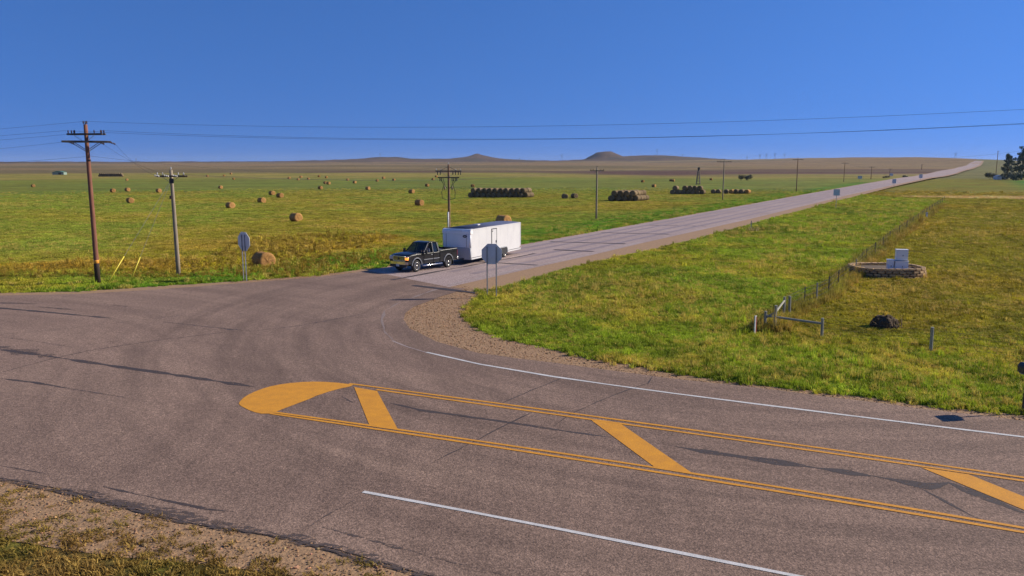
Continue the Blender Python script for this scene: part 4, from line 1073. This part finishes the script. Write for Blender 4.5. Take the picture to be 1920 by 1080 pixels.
E = [(0, 1), (1, 2), (2, 3), (3, 4), (4, 5), (5, 6), (2, 7), (7, 8), (8, 9), (9, 10), (2, 11), (11, 12), (12, 13), (13, 14), (0, 15), (15, 16), (16, 17), (0, 18), (18, 19), (19, 20)]
rd = [(.16, .13), (.15, .12), (.17, .12), .07, .058, .088, .08, .07, .05, .036, .033, .07, .05, .036, .033, .085, .065, .05, .085, .065, .05]
body = skin_mesh('body', V, E, rd, m_skin, drv)
shirt_v = V[:4] + V[7:9] + V[11:13]; shirt_e = [(0, 1), (1, 2), (2, 3), (2, 4), (4, 5), (2, 6), (6, 7)]
skin_mesh('shirt', shirt_v, shirt_e, [(.175, .145), (.165, .135), (.185, .135), .08, .086, .064, .086, .064], m_shirt, drv)
MB().lathe([(.001, .905), (.06, .895), (.092, .86), (.102, .80), (.098, .755), (.085, .73)], 'z', (.0, 0, 0), 14).build('hair', m_hair, drv, smooth_=True)
MB().lathe([(.001, .03), (.016, .0), (.018, -.03), (.001, -.035)], 'z', (.112, 0, .77), 8).build('nose', m_skin, drv, smooth_=True)
for s in (-1, 1):
    MB().lathe([(.001, .012), (.014, .004), (.014, -.004), (.001, -.012)], 'z', (.098, s * .034, .80), 8).build('eye', m_dark, drv, smooth_=True)
    MB().lathe([(.001, .034), (.012, .018), (.012, -.018), (.001, -.034)], 'z', (.012, s * .093, .775), 8).build('ear', m_skin, drv, smooth_=True)
    hx, hy, hz = (.42, .17, .37) if s > 0 else (.47, -.10, .37)
    hand = MB().box((hx + .05, hy, hz + .01), (.09, .03, .085)).build('hand', m_skin, drv, bevel=.012)
    for j, L in enumerate((.06, .072, .066, .05)):
        zz = hz + .045 - j * .023
        MB().tube([(hx + .09, hy, zz), (hx + .09 + L * .6, hy - s * .012, zz), (hx + .09 + L * .7, hy - s * .045, zz), (hx + .08, hy - s * .06, zz)], [.010, .010, .009, .008], 6).build('finger', m_skin, hand, smooth_=True)
    MB().tube([(hx + .03, hy - s * .012, hz + .03), (hx + .06, hy - s * .045, hz + .055), (hx + .10, hy - s * .06, hz + .05)], [.012, .011, .009], 6).build('thumb', m_skin, hand, smooth_=True)
MB().box((.108, 0, .735), (.008, .045, .008)).build('mouth', m_redp, drv)

# ------------------------------------------------------------------ enclosed trailer
m_tw = M('white_trailer_skin', (.64, .63, .62), (.57, .56, .56), rough=.32, scale=.8, spec=.5)
m_tg = M('grey_blue_trailer_front', (.82, .82, .80), (.76, .76, .75), rough=.35, scale=1.2)
m_td = M('slate_gravel_guard', (.44, .45, .45), (.38, .39, .39), rough=.5, scale=9)
m_cap = M('bright_nose_cap', (.88, .87, .85), (.82, .81, .79), rough=.3)
m_troof = M('trailer_roof_skin', (.17, .165, .19), (.13, .125, .15), rough=.4, scale=1.5, metal=.3)
fb, rb = g0(882.5, 488.2, .40), g0(976.2, 467.8, .40)
td_ = Vector((fb[0] - rb[0], fb[1] - rb[1], 0)); TL = td_.length; td_.normalize(); T_YAW = math.atan2(td_.y, td_.x); tl_ = Vector((-td_.y, td_.x, 0))
TWD, Z0, Z1 = 2.58, .40, 2.80
to = Vector((fb[0], fb[1], .032)) - tl_ * TWD / 2          # origin under the front face
tr = thing('cargo_trailer', 'long white enclosed cargo trailer with grey front, hitched to the black pickup', 'trailer', to, T_YAW)
hw = TWD / 2
for sy in (1, -1):
    n_p = 7
    for i in range(n_p):
        xa, xb = -.13 - i * (TL - .25) / n_p, -.13 - (i + 1) * (TL - .25) / n_p
        MB().box(((xa + xb) / 2, sy * (hw - .02), (Z0 + Z1) / 2 + .05), (abs(xb - xa) - .006, .04, Z1 - Z0 - .22)).build('side_panel', m_tw, tr, bevel=.004)
    MB().box((-TL / 2, sy * (hw - .012), Z0 + .06), (TL - .26, .05, .12)).build('bottom_rail', m_tw, tr, bevel=.008)
    MB().box((-TL / 2, sy * (hw - .012), Z1 - .03), (TL - .26, .055, .09)).build('top_rail', m_tw, tr, bevel=.01)
    MB().lathe([(.10, Z0), (.10, Z0 + .95)], 'z', (-.10, sy * (hw - .10), 0), 16).build('front_corner', m_td, tr, smooth_=True)
    MB().lathe([(.10, Z0 + .951), (.10, Z1 - .36)], 'z', (-.10, sy * (hw - .10), 0), 16).build('front_corner', m_tg, tr, smooth_=True)
    MB().box((-TL + .03, sy * (hw - .04), (Z0 + Z1) / 2), (.10, .10, Z1 - Z0)).build('rear_post', m_tw, tr, bevel=.015)
    MB().box((-.06, sy * (hw + .012), Z1 - .34), (.07, .03, .05)).build('clearance_light', m_orng, tr)
    MB().box((-TL + .12, sy * (hw + .012), Z0 + .25), (.10, .03, .09)).build('side_marker', m_tail, tr)
    fl = MB().prism([(x - 5.55, z) for x, z in [(-1.02, .42), (-.98, .78), (-.75, .95), (.75, .95), (.98, .78), (1.02, .42), (.94, .42), (.90, .74), (.71, .89), (-.71, .89), (-.90, .74), (-.94, .42)]], sy * (hw - .04), sy * (hw + .05)).build('wheel_fender', m_td, tr)
    for dx in (.44, -.44): wheel(tr, -5.55 + dx, sy * (hw - .10), .36, .21, sy)
    MB().box((-5.55, sy * (hw - .10), .60), (1.85, .24, .5)).build('wheel_well', m_black, tr)
MB().box((-TL / 2, 0, Z0 + .03), (TL - .1, TWD - .1, .10)).build('floor', m_black, tr)
MB().add([(x, y, Z1 + .02 + .06 * (1 - (y / hw) ** 2)) for x in (-.20, -TL / 2, -TL) for y in np.linspace(-hw + .02, hw - .02, 7)], [(7 * i + j, 7 * i + j + 1, 7 * i + j + 8, 7 * i + j + 7) for i in range(2) for j in range(6)]).build('roof', m_troof, tr, smooth_=True).modifiers.new('th', 'SOLIDIFY').thickness = .03
MB().box((-TL + .04, 0, (Z0 + Z1) / 2), (.05, TWD - .12, Z1 - Z0 - .05)).build('rear_door', m_tw, tr)
MB().box((-.02, 0, Z0 + .475), (.04, TWD - .2, .95)).build('gravel_guard', m_td, tr)
MB().box((-.022, 0, (Z0 + Z1) / 2 + .30), (.036, TWD - .2, Z1 - Z0 - 1.33)).build('front_panel', m_tg, tr)
for y in (-hw + .36, hw - .36): MB().box((.004, y, (Z0 + Z1) / 2 + .30), (.014, .03, Z1 - Z0 - 1.36)).build('panel_joint', m_galv, tr)
# rounded aluminium cap over the nose
cap = [(x, z) for x, z in [(-.42, Z1 + .03), (-.20, Z1 + .03), (-.10, Z1 + .0), (-.03, Z1 - .07), (.0, Z1 - .17), (.012, Z1 - .36), (-.42, Z1 - .36)]]
nc = MB().prism(cap, -hw - .004, hw + .004).build('nose_cap', m_cap, tr, bevel=.03, seg=3)
MB().box((.0, 0, Z1 - .13), (.03, 1.1, .13), ry=-.2).build('cap_panel', m_cab, nc)
lg = MB().lathe([(.001, 0), (.20, .0), (.19, .018), (.001, .02)], 'x', (0, 0, 0), 20).build('oval_logo', M('logo_navy', (.015, .018, .035), (.02, .025, .05), rough=.4), tr, loc=(.0, .78, Z1 - .55)); lg.scale = (1, 1, .55)
MB().box((.024, 0, .0), (.006, .2, .05)).build('logo_lettering', m_cab, lg)
# side door on the camera side, with frame, hinge side and latch
dx0, dx1 = -4.45, -3.60
dfr = MB()
dcx = (dx0 + dx1) / 2
dd = MB().box((dcx, hw + .014, 1.62), (.80, .03, 1.86)).build('side_door', m_tw, tr, bevel=.01)
for c, sz in (((dcx, 2.60), (.94, .06)), ((dcx - .44, 1.62), (.05, 1.98)), ((dcx + .44, 1.62), (.05, 1.98))):
    MB().box((c[0], hw + .012, c[1]), (sz[0], .045, sz[1])).build('door_frame', m_dark, dd)
MB().box((dcx - .30, hw + .05, 1.52), (.10, .05, .2)).build('handle', m_dark, dd)
MB().box((dcx + .36, hw + .05, 2.42), (.14, .04, .06)).build('hinge', m_dark, dd)
# roof vent, tongue, jack
MB().box((-3.6, -.1, Z1 + .12), (.42, .42, .1)).build('roof_vent', m_tw, tr, bevel=.02)
MB().tube([(-.1, -.7, .46), (1.25, 0, .46)], .05, 6).build('tongue_beam', m_black, tr); MB().tube([(-.1, .7, .46), (1.25, 0, .46)], .05, 6).build('tongue_beam', m_black, tr)
jk = MB().cyl((.75, .05, .2), (.75, .05, .85), .045, n=10).build('jack', m_whitep, tr)
MB().box((1.15, .0, .50), (.24, .16, .12)).build('coupler', m_whitep, tr)

# ------------------------------------------------------------------ grass and weeds (stuff)
def tuft_mesh(name, seed, n, spread, mat, wid=.05, lean=.5, seedhead=False):
    r_ = np.random.default_rng(seed); V = []; Fc = []
    for k in range(n):
        a, q = r_.uniform(0, 6.283), spread * math.sqrt(r_.random()); bx_, by_ = q * math.cos(a), q * math.sin(a)
        h = r_.uniform(.5, 1.0); d = r_.uniform(0, 6.283); ln = r_.uniform(.1, lean); w = wid * r_.uniform(.6, 1.3); o = r_.uniform(0, 3.14)
        dx, dy = math.cos(d) * ln, math.sin(d) * ln; wx, wy = math.cos(o) * w, math.sin(o) * w; i = len(V)
        V += [(bx_ - wx, by_ - wy, -.05), (bx_ + wx, by_ + wy, -.05), (bx_ + dx * .35 + wx * .8, by_ + dy * .35 + wy * .8, h * .6), (bx_ + dx * .35 - wx * .8, by_ + dy * .35 - wy * .8, h * .6), (bx_ + dx, by_ + dy, h)]
        Fc += [(i, i + 1, i + 2, i + 3), (i + 3, i + 2, i + 4)]
        if seedhead:
            j = len(V); c = Vector((bx_ + dx, by_ + dy, h)); V += [c + Vector((.09, 0, .02)), c + Vector((0, .09, -.02)), c + Vector((-.09, 0, .03)), c + Vector((0, -.09, 0)), c + Vector((0, 0, .12))]
            Fc += [(j, j + 1, j + 2, j + 3), (j, j + 1, j + 4), (j + 2, j + 3, j + 4)]
    return MB().add(V, Fc).mesh(name, mat, False, False)
def grass_material(name):
    k = NT(name); a = k.n('ShaderNodeAttribute'); a.attribute_type = 'INSTANCER'; a.attribute_name = 'tint'
    nz = k.ramp(k.noise(k.pos(), 9, 2), [(.3, .7), (.7, 1.3)])
    c = k.mix(1, a.outputs['Color'], nz, 'MULTIPLY'); k.l(c, k.b.inputs['Base Color'])
    k.b.inputs['Roughness'].default_value = .7; k.b.inputs['Specular IOR Level'].default_value = .2
    tr_ = k.n('ShaderNodeBsdfTranslucent'); k.l(c, tr_.inputs[0]); mx = k.n('ShaderNodeMixShader'); mx.inputs[0].default_value = .3
    out = k.t.nodes['Material Output']; k.l(k.b.outputs[0], mx.inputs[1]); k.l(tr_.outputs[0], mx.inputs[2]); k.l(mx.outputs[0], out.inputs[0]); return k.m
m_grass = grass_material('grass_blades')
def scatter(name, protos, X, Y, Sxy, Sz, tint, label):
    """one object: tufts on the ground at the given places"""
    n = len(X); Z = terr(X, Y)
    me = bpy.data.meshes.new(name); me.vertices.add(n); me.vertices.foreach_set('co', np.stack([X, Y, Z], 1).astype(np.float32).ravel())
    def attr(nm, typ, key, arr): me.attributes.new(nm, typ, 'POINT').data.foreach_set(key, np.ascontiguousarray(arr).ravel())
    attr('tint', 'FLOAT_COLOR', 'color', np.concatenate([tint, np.ones((n, 1))], 1).astype(np.float32))
    attr('siz', 'FLOAT_VECTOR', 'vector', np.stack([Sxy, Sxy, Sz], 1).astype(np.float32))
    attr('rot', 'FLOAT_VECTOR', 'vector', np.stack([np.zeros(n), np.zeros(n), rng.uniform(0, 6.283, n)], 1).astype(np.float32))
    attr('pick', 'INT', 'value', rng.integers(0, len(protos), n).astype(np.int32))
    o = link(name, me); tag(o, label, kind='stuff')
    pc = bpy.data.collections.new(name + '_kinds')
    for i, p in enumerate(protos): pc.objects.link(bpy.data.objects.new('%s_kind_%d' % (name, i), p))
    g = bpy.data.node_groups.new(name, 'GeometryNodeTree')
    g.interface.new_socket('Geometry', in_out='INPUT', socket_type='NodeSocketGeometry'); g.interface.new_socket('Geometry', in_out='OUTPUT', socket_type='NodeSocketGeometry')
    gi, go = g.nodes.new('NodeGroupInput'), g.nodes.new('NodeGroupOutput')
    ci = g.nodes.new('GeometryNodeCollectionInfo'); ci.inputs['Collection'].default_value = pc; ci.inputs['Separate Children'].default_value = True; ci.inputs['Reset Children'].default_value = True
    ip = g.nodes.new('GeometryNodeInstanceOnPoints'); ip.inputs['Pick Instance'].default_value = True
    def na(nm, typ):
        a = g.nodes.new('GeometryNodeInputNamedAttribute'); a.data_type = typ; a.inputs[0].default_value = nm; return a.outputs[0]
    g.links.new(gi.outputs[0], ip.inputs['Points']); g.links.new(ci.outputs[0], ip.inputs['Instance'])
    g.links.new(na('pick', 'INT'), ip.inputs['Instance Index']); g.links.new(na('siz', 'FLOAT_VECTOR'), ip.inputs['Scale'])
    er = g.nodes.new('FunctionNodeEulerToRotation'); g.links.new(na('rot', 'FLOAT_VECTOR'), er.inputs[0]); g.links.new(er.outputs[0], ip.inputs['Rotation'])
    g.links.new(ip.outputs[0], go.inputs[0])
    md = o.modifiers.new('scatter', 'NODES'); md.node_group = g
    return o
TUFTS = [tuft_mesh('grass_tuft', i, 26, .5, m_grass, .045, .55) for i in range(4)]
WEEDS = [tuft_mesh('weed_tuft', 20 + i, 16, .4, m_grass, .05, .3, True) for i in range(4)]
# places: density falls off with distance
N0 = 520000
u_ = rng.random(N0); r_min, r_max = 13.5, 300
# radius pdf ~ r for r<28 then r^-0.35
c1 = (28 ** 2 - r_min ** 2) / 2; kk = 28 ** 1.35; c2 = kk * (r_max ** .65 - 28 ** .65) / .65
near = u_ < c1 / (c1 + c2)
rr = np.where(near, np.sqrt(r_min ** 2 + 2 * u_ * (c1 + c2)), (np.maximum((u_ * (c1 + c2) - c1), 0) / kk * .65 + 28 ** .65) ** (1 / .65))
aa = rng.uniform(-R(43), R(48), N0)
gx, gy = rr * np.sin(aa), rr * np.cos(aa)
edge = rng.normal(0, .16, (2, N0))
keep = ~in_poly(gx + edge[0], gy + edge[1], GRAVEL) & ~in_poly(gx + edge[0], gy + edge[1], ROADG)
keep &= ~in_poly(gx, gy, PAVE) & ~in_poly(gx, gy, ROAD)
keep &= (gy > 21) | (rng.random(N0) < .55)
keep &= ((gx - RC.x) / 2.5) ** 2 + ((gy - RC.y) / 2.1) ** 2 > 1
keep &= rng.random(N0) < 1 - smooth((rr - 150) / 150)
gx, gy, rr = gx[keep], gy[keep], rr[keep]
# sparse tufts creeping over the gravel at the lower left
ex, ey = rng.uniform(-18, -2, 5200), rng.uniform(13.5, 20, 5200)
k2 = in_poly(ex, ey, GRAVEL) & ~in_poly(ex, ey, PAVE)
ex, ey = ex[k2], ey[k2]; dist_in = (ey - np.interp(ex, [-12.6, -1.6], [19.7, 15.0]))   # metres beyond the pavement edge (negative)
k3 = rng.random(len(ex)) < np.clip((-dist_in - .35) / 1.7, 0, 1) ** 2 * .33
ex, ey = ex[k3], ey[k3]
gx = np.concatenate([gx, ex]); gy = np.concatenate([gy, ey]); rr = np.concatenate([rr, np.hypot(ex, ey)])
lat_ = lateral(gx, gy)
n_ = len(gx)
nA, nB = fnoise(gx, gy, 6, 201), fnoise(gx, gy, 1.6, 211)
hay_z = (lat_ < -4) & (gy > 60)
weed_z = (gy > 55) & (gy < 72 + 46 * (fnoise(gx, gy, 22, 231) - .45)) & (gx < -5) & (lat_ < -2)
fence_d = np.abs(gx - FX(gy)); fence_z = (fence_d < .9) & (gy > 36) & (gy < 160) & (lat_ > 5)
past_z = (gx > FX(gy)) & (gy > 36) & (lat_ > 5)
hgt = np.full(n_, .17); hgt[hay_z] = .08; hgt[past_z] = .13; hgt[fence_z] = .38; hgt[weed_z] = .17; hgt[gy < 20] = .085
hgt = hgt * (.5 + 1.1 * nA) * rng.uniform(.6, 1.35, n_)
hgt = hgt * np.clip(rr / 60, .9, 1.6) ** .5
hgt = np.where(rng.random(n_) < .05, hgt * 2.1, hgt)
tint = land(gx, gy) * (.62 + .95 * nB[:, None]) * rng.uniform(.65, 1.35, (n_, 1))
dry = rng.random(n_) < .12 + .25 * (nA > .56)
tint[dry] = tint[dry] * .4 + srgb(178, 158, 84)[None] * .55
tint[fence_z] = tint[fence_z] * .55 + srgb(130, 104, 60)[None] * .4
tint[gy < 20] = tint[gy < 20] * .55 + srgb(120, 96, 44)[None] * .22
tint = np.clip(tint * np.array([[1.86, 1.68, 1.6]]), .005, .8)
sxy = rng.uniform(.22, .42, n_) * np.clip(rr / 45, .85, 4.0) ** .75
is_weed = weed_z & (rng.random(n_) < .6)
g_ = ~is_weed
scatter('roadside_grass', TUFTS, gx[g_], gy[g_], sxy[g_], hgt[g_], tint[g_], 'short mixed green and straw grass of verge, pasture and hay field')
wt = np.where((rng.random(n_) < .55)[:, None], srgb(168, 142, 52)[None] * rng.uniform(.6, 1.2, (n_, 1)), tint)
scatter('tall_weeds', WEEDS, gx[is_weed], gy[is_weed], sxy[is_weed] * .8, hgt[is_weed] * 1.5, wt[is_weed], 'ochre flowering weeds along the near edge of the hay field')
print('tufts', n_, is_weed.sum())

# loose stones on the gravel and crumbling along the pavement edge
m_peb = grass_material('pebble_stone')
def pebble(seed):
    bm = bmesh.new(); bmesh.ops.create_icosphere(bm, subdivisions=1, radius=.5); r_ = random.Random(seed)
    for v in bm.verts: v.co *= r_.uniform(.65, 1.2); v.co.z *= .6
    me = bpy.data.meshes.new('pebble'); bm.to_mesh(me); bm.free(); me.materials.append(m_peb); return me
qx, qy = rng.uniform(-19, 42, 330000), rng.uniform(13.5, 58, 330000)
gi_ = in_poly(qx, qy, GRAVEL); pi_ = in_poly(qx, qy, PAVE); pe_ = in_poly(qx + rng.normal(0, .35, len(qx)), qy + rng.normal(0, .35, len(qx)), PAVE)
kp = ((gi_ & ~pi_) & (rng.random(len(qx)) < .9)) | (pi_ & ~pe_ & (rng.random(len(qx)) < .25))
kp &= ~in_poly(qx, qy, ROAD); kp &= np.abs(np.arctan2(qx, qy)) < R(36); qx, qy = qx[kp], qy[kp]; npb = len(qx)
ptint = np.array([[.42, .255, .135]]) * rng.uniform(.35, 1.7, (npb, 1)) * rng.uniform(.9, 1.1, (npb, 3))
psz = rng.gamma(1.6, .012, npb) + .014
scatter('loose_gravel', [pebble(i) for i in range(4)], qx, qy, psz, psz, ptint, 'loose brown stones strewn over the gravel shoulder')
bpy.data.objects['loose_gravel'].location.z = .022; print('pebbles', npb)

# ------------------------------------------------------------------ dark clump in the pasture
mp_ = gp(1658, 614)
bm = bmesh.new(); bmesh.ops.create_icosphere(bm, subdivisions=4, radius=1)
r_ = np.random.default_rng(5)
for v in bm.verts:
    n_v = float(fnoise(np.array(v.co.x * 3 + 9), np.array(v.co.y * 3 + v.co.z * 2 + 4), 1.0, 77))
    v.co *= .72 + .5 * n_v; v.co.x *= .72; v.co.y *= .55; v.co.z = max(v.co.z * .62, -.05)
me = bpy.data.meshes.new('rotten_hay_mound'); bm.to_mesh(me); bm.free(); me.materials.append(M('rotten_hay', (.10, .062, .032), (.045, .028, .016), rough=1, scale=7, bump=1, bdist=.06))
md = link('rotten_hay_mound', me); md.location = mp_; tag(md, 'dark rotten clump of old hay lying in the pasture', 'hay mound')
tf = tuft_mesh('straw_fringe', 44, 60, .8, M('dark_straw', (.20, .13, .055), (.10, .065, .03), rough=1), .025, .8)
fr = link('straw_fringe', tf, md); fr.scale = (1.0, .8, .62); fr.location = (.1, .05, .05)

# ------------------------------------------------------------------ trees, shrubs, tree belt
def leaf_mat(name, c1, c2):
    k = NT(name); c = k.ramp(k.noise(k.pos(), .9, 3, .7), [(.3, c1), (.7, c2)]); k.l(c, k.b.inputs['Base Color']); k.b.inputs['Roughness'].default_value = .7
    return k.m
m_leaf = leaf_mat('cottonwood_leaves', (.07, .10, .06), (.14, .17, .11)); m_bark = M('bark', (.10, .075, .055), (.06, .045, .035), rough=1, scale=4, bump=.6)
m_shrub = leaf_mat('shrub_leaves', (.11, .12, .06), (.19, .18, .09))
m_straw = leaf_mat('straw_leaves', (.30, .22, .08), (.42, .33, .14))
def leaves(clumps, per, size, seed):
    r_ = np.random.default_rng(seed); V = []; Fc = []
    for (cx, cy, cz, rx, ry, rz_) in clumps:
        for _ in range(per):
            d = r_.normal(0, 1, 3); d /= np.linalg.norm(d); q = r_.random() ** .45
            c = np.array([cx, cy, cz]) + d * q * np.array([rx, ry, rz_])
            a = r_.normal(0, 1, 3); a /= np.linalg.norm(a); b = np.cross(a, r_.normal(0, 1, 3)); b /= np.linalg.norm(b) + 1e-9
            s = size * r_.uniform(.5, 1.2); i = len(V)
            V += [c - a * s, c + b * s * .55, c + a * s, c - b * s * .55]; Fc.append((i, i + 1, i + 2, i + 3))
    return MB().add(V, Fc)
def tree(px, py, h, w, label, seed, per=150, clumps=16, low=.25, mat=None, leaf=.42):
    p = gp(px, py); r_ = random.Random(seed)
    t = thing('tree', label, 'tree', p, group='trees at the far right')
    MB().tube([(0, 0, -.3), (.1, .05, h * .3), (-.1, 0, h * .6), (.1, 0, h * .85)], [h * .028, h * .022, h * .014, h * .005], 8).build('trunk', m_bark, t, smooth_=True)
    cl_ = []
    for k in range(clumps):
        f = low + (1 - low) * (k + .5) / clumps; ww = w * (.55 + .45 * math.sin(math.pi * min(1, f * 1.05))) * (1.15 - .55 * f)
        a = r_.uniform(0, 6.28); q = ww * r_.uniform(.25, .8); s = r_.uniform(.10, .2) * w + .25
        cl_.append((q * math.cos(a), q * math.sin(a), h * f, s, s, s * .75))
        if k % 2 == 0: MB().tube([(0, 0, h * max(f - .18, .15)), (q * .5 * math.cos(a), q * .5 * math.sin(a), h * (f - .06)), (q * math.cos(a), q * math.sin(a), h * f)], [h * .012, h * .008, h * .003], 5).build('limb', m_bark, t)
    leaves(cl_, per, leaf, seed).build('crown', mat or m_leaf, t, fix=False)
    return t
tree(1888, 335, 15.0, 5.0, 'thin crowned tree at the right edge, left of the taller one', 3, clumps=38, per=85)
tree(1915, 337, 18.0, 6.5, 'taller dark tree cut by the right edge of the picture', 4, clumps=64, low=.08, per=90)
wd = link('weed_clump', tuft_mesh('weed_clump', 91, 70, .9, M('straw_stems', (.55, .42, .16), (.40, .32, .12), rough=1), .035, .5), loc=gp(1411, 435)); wd.scale = (.9, .9, .75)
tag(wd, 'clump of straw coloured weeds at the foot of the thin delineator post', 'weeds')
def shrub(px, py, w, h, label, seed, group='shrubs', per=90):
    p = gp(px, py); r_ = random.Random(seed); t = thing('shrub', label, 'shrub', p, group=group)
    leaves([(r_.uniform(-w * .35, w * .35), r_.uniform(-w * .3, w * .3), h * r_.uniform(.3, .7), w * .25, w * .25, h * .35) for _ in range(6)], per, .06 * w + .08, seed).build('foliage', m_straw if w < 2 else m_shrub, t, fix=False)
    MB().tube([(0, 0, -.2), (.05, 0, h * .6)], [.12, .04], 5).build('stem', m_bark, t); return t
for i, (px, py, w, h, lab) in enumerate([(1856, 336, 7, 4, 'low dark shrub left of the small shed by the trees'), (1890, 338, 8, 4.5, 'dark shrub beneath the thin crowned tree'), (1906, 339, 9, 5, 'dark shrub under the taller right tree'),
                                         (1389, 339, 3, 3.2, 'left one of two small shrubs in the dry field beyond the bales'), (1402, 339, 4.5, 3.6, 'right one of two small shrubs in the dry field beyond the bales'),
                                        
                                         (1662, 334, 4, 1.5, 'dark bush by the far wide sign'), (1697, 333, 3.5, 1.5, 'dark bush between the far signs')]):
    shrub(px, py, w, h, lab, 50 + i)
r_ = np.random.default_rng(9); cl_ = []
for px in np.arange(488, 612, 1.3):
    if r_.random() < .16: continue
    p = at(px, 6200); hh = r_.uniform(6, 15) * (1.15 if px < 530 else .8); cl_.append((p.x, p.y, p.z + hh * .5, r_.uniform(4, 9), 8, hh * .55))
for px in list(np.arange(800, 828, 1.5)) + list(np.arange(852, 866, 2)): p = at(px, 4500); cl_.append((p.x, p.y, p.z + 3, 4, 4, 5))
tag(leaves(cl_, 26, 2.2, 8).build('far_tree_belt', M('hazy_leaves', (.03, .045, .03), (.05, .06, .04), rough=1, scale=.1), fix=False), 'dark far off belt of trees along the left skyline', kind='stuff')

# ------------------------------------------------------------------ windmill tower, farm sheds, far masts
wp = gp(1309, 346); wh = 30 / F * wp.y
t = thing('windmill_tower', 'small lattice windmill tower behind the collapsed bales', 'tower', wp)
for sx, sy in ((-1, -1), (1, -1), (1, 1), (-1, 1)): MB().tube([(sx * .75, sy * .75, -.2), (sx * .3, sy * .3, wh * .85)], .15, 5).build('leg', m_wood_grey, t)
for k, z in enumerate((.04, .22, .4, .58, .72)):
    w = .75 - .62 * z; mb = MB()
    for a, b in (((-w, -w), (w, -w)), ((w, -w), (w, w)), ((w, w), (-w, w)), ((-w, w), (-w, -w))): mb.tube([(*a, wh * z), (*b, wh * z)], .13, 4)
    mb.build('cross_brace', m_arm, t)
MB().box((0, 0, wh * .9), (.5, .4, wh * .18)).build('gear_head', m_dark, t, bevel=.05)
MB().box((0, 0, wh * .72), (.75, .75, .15)).build('platform', m_dark, t)
MB().lathe([(.55, 0), (.55, .1)], 'y', (0, -.3, wh * .98), 12).build('wheel_hub', m_dark, t)
def shed(px, py, w, d, h, label, wall, roof, name='farm_shed', cat='shed'):
    p = gp(px, py); t = thing(name, label, cat, p, R(random.uniform(-15, 15)))
    MB().box((0, 0, h * .35), (w, d, h * .7)).build('wall', wall, t)
    MB().prism([(-w * .53, h * .69), (w * .53, h * .69), (w * .1, h), (-w * .1, h)], -d * .53, d * .53).build('roof', roof, t)
    MB().box((w * .15, -d / 2 - .03, h * .28), (w * .25, .08, h * .5)).build('door', m_dark, t)
m_gr2 = M('pale_green_sheet', (.25, .33, .27), (.20, .27, .22), rough=.6)
m_gr = M('green_sheet', (.10, .22, .14), (.07, .17, .11), rough=.5)
shed(112, 327.5, 8.5, 6, 2.9, 'small green roofed shed in the far left field', m_gr2, m_gr)
shed(1874, 336.5, 5.0, 4, 2.6, 'small white shed left of the trees at the right edge', m_whitep, m_galv)
m_mast = M('grey_tower_steel', (.16, .18, .20), (.13, .15, .17), rough=.6)
def mast(px, D, hpx, label, wide=True):
    p = at(px, D); h = hpx / F * D; w = h * .11; q = max(.28, D * .00010)
    t = thing('transmission_tower', label, 'tower', p, R(random.uniform(-25, 25)), 'far transmission towers')
    for s in (-1, 1): MB().tube([(s * w, 0, -2), (s * w * .75, 0, h)], q, 4).build('leg', m_mast, t)
    MB().box((0, 0, h * .86), (w * 4.2, q * 1.6, q * 1.8)).build('crossarm', m_mast, t)
    MB().tube([(-w, 0, h * .45), (w * .8, 0, h * .85)], q * .8, 4).build('brace', m_mast, t); MB().tube([(w, 0, h * .45), (-w * .8, 0, h * .85)], q * .8, 4).build('brace', m_mast, t)
for i, (px, D, hp) in enumerate([(256, 7000, 10), (713, 4250, 7), (974, 4650, 6), (1053, 4600, 13), (1231, 4300, 12), (1279, 4000, 8), (1400, 3600, 7), (1424, 3400, 10), (1436, 3400, 11), (1452, 3400, 12), (1470, 3400, 11), (1790, 2700, 14)]):
    mast(px, D, hp, 'faint far transmission tower on the skyline, %s from the left' % ORD[i])

# ------------------------------------------------------------------ the morning air
k = NT('morning_haze'); k.t.nodes.remove(k.b)
pvn = k.n('ShaderNodeVolumePrincipled'); pvn.inputs['Density'].default_value = 0.000042; pvn.inputs['Color'].default_value = (.62, .72, .92, 1); pvn.inputs['Anisotropy'].default_value = .1
k.l(pvn.outputs[0], k.t.nodes['Material Output'].inputs['Volume'])
hz = MB().box((0, 0, 69), (26000, 26000, 150)).build('haze', k.m); tag(hz, 'thin blue morning haze over the whole prairie', kind='stuff')
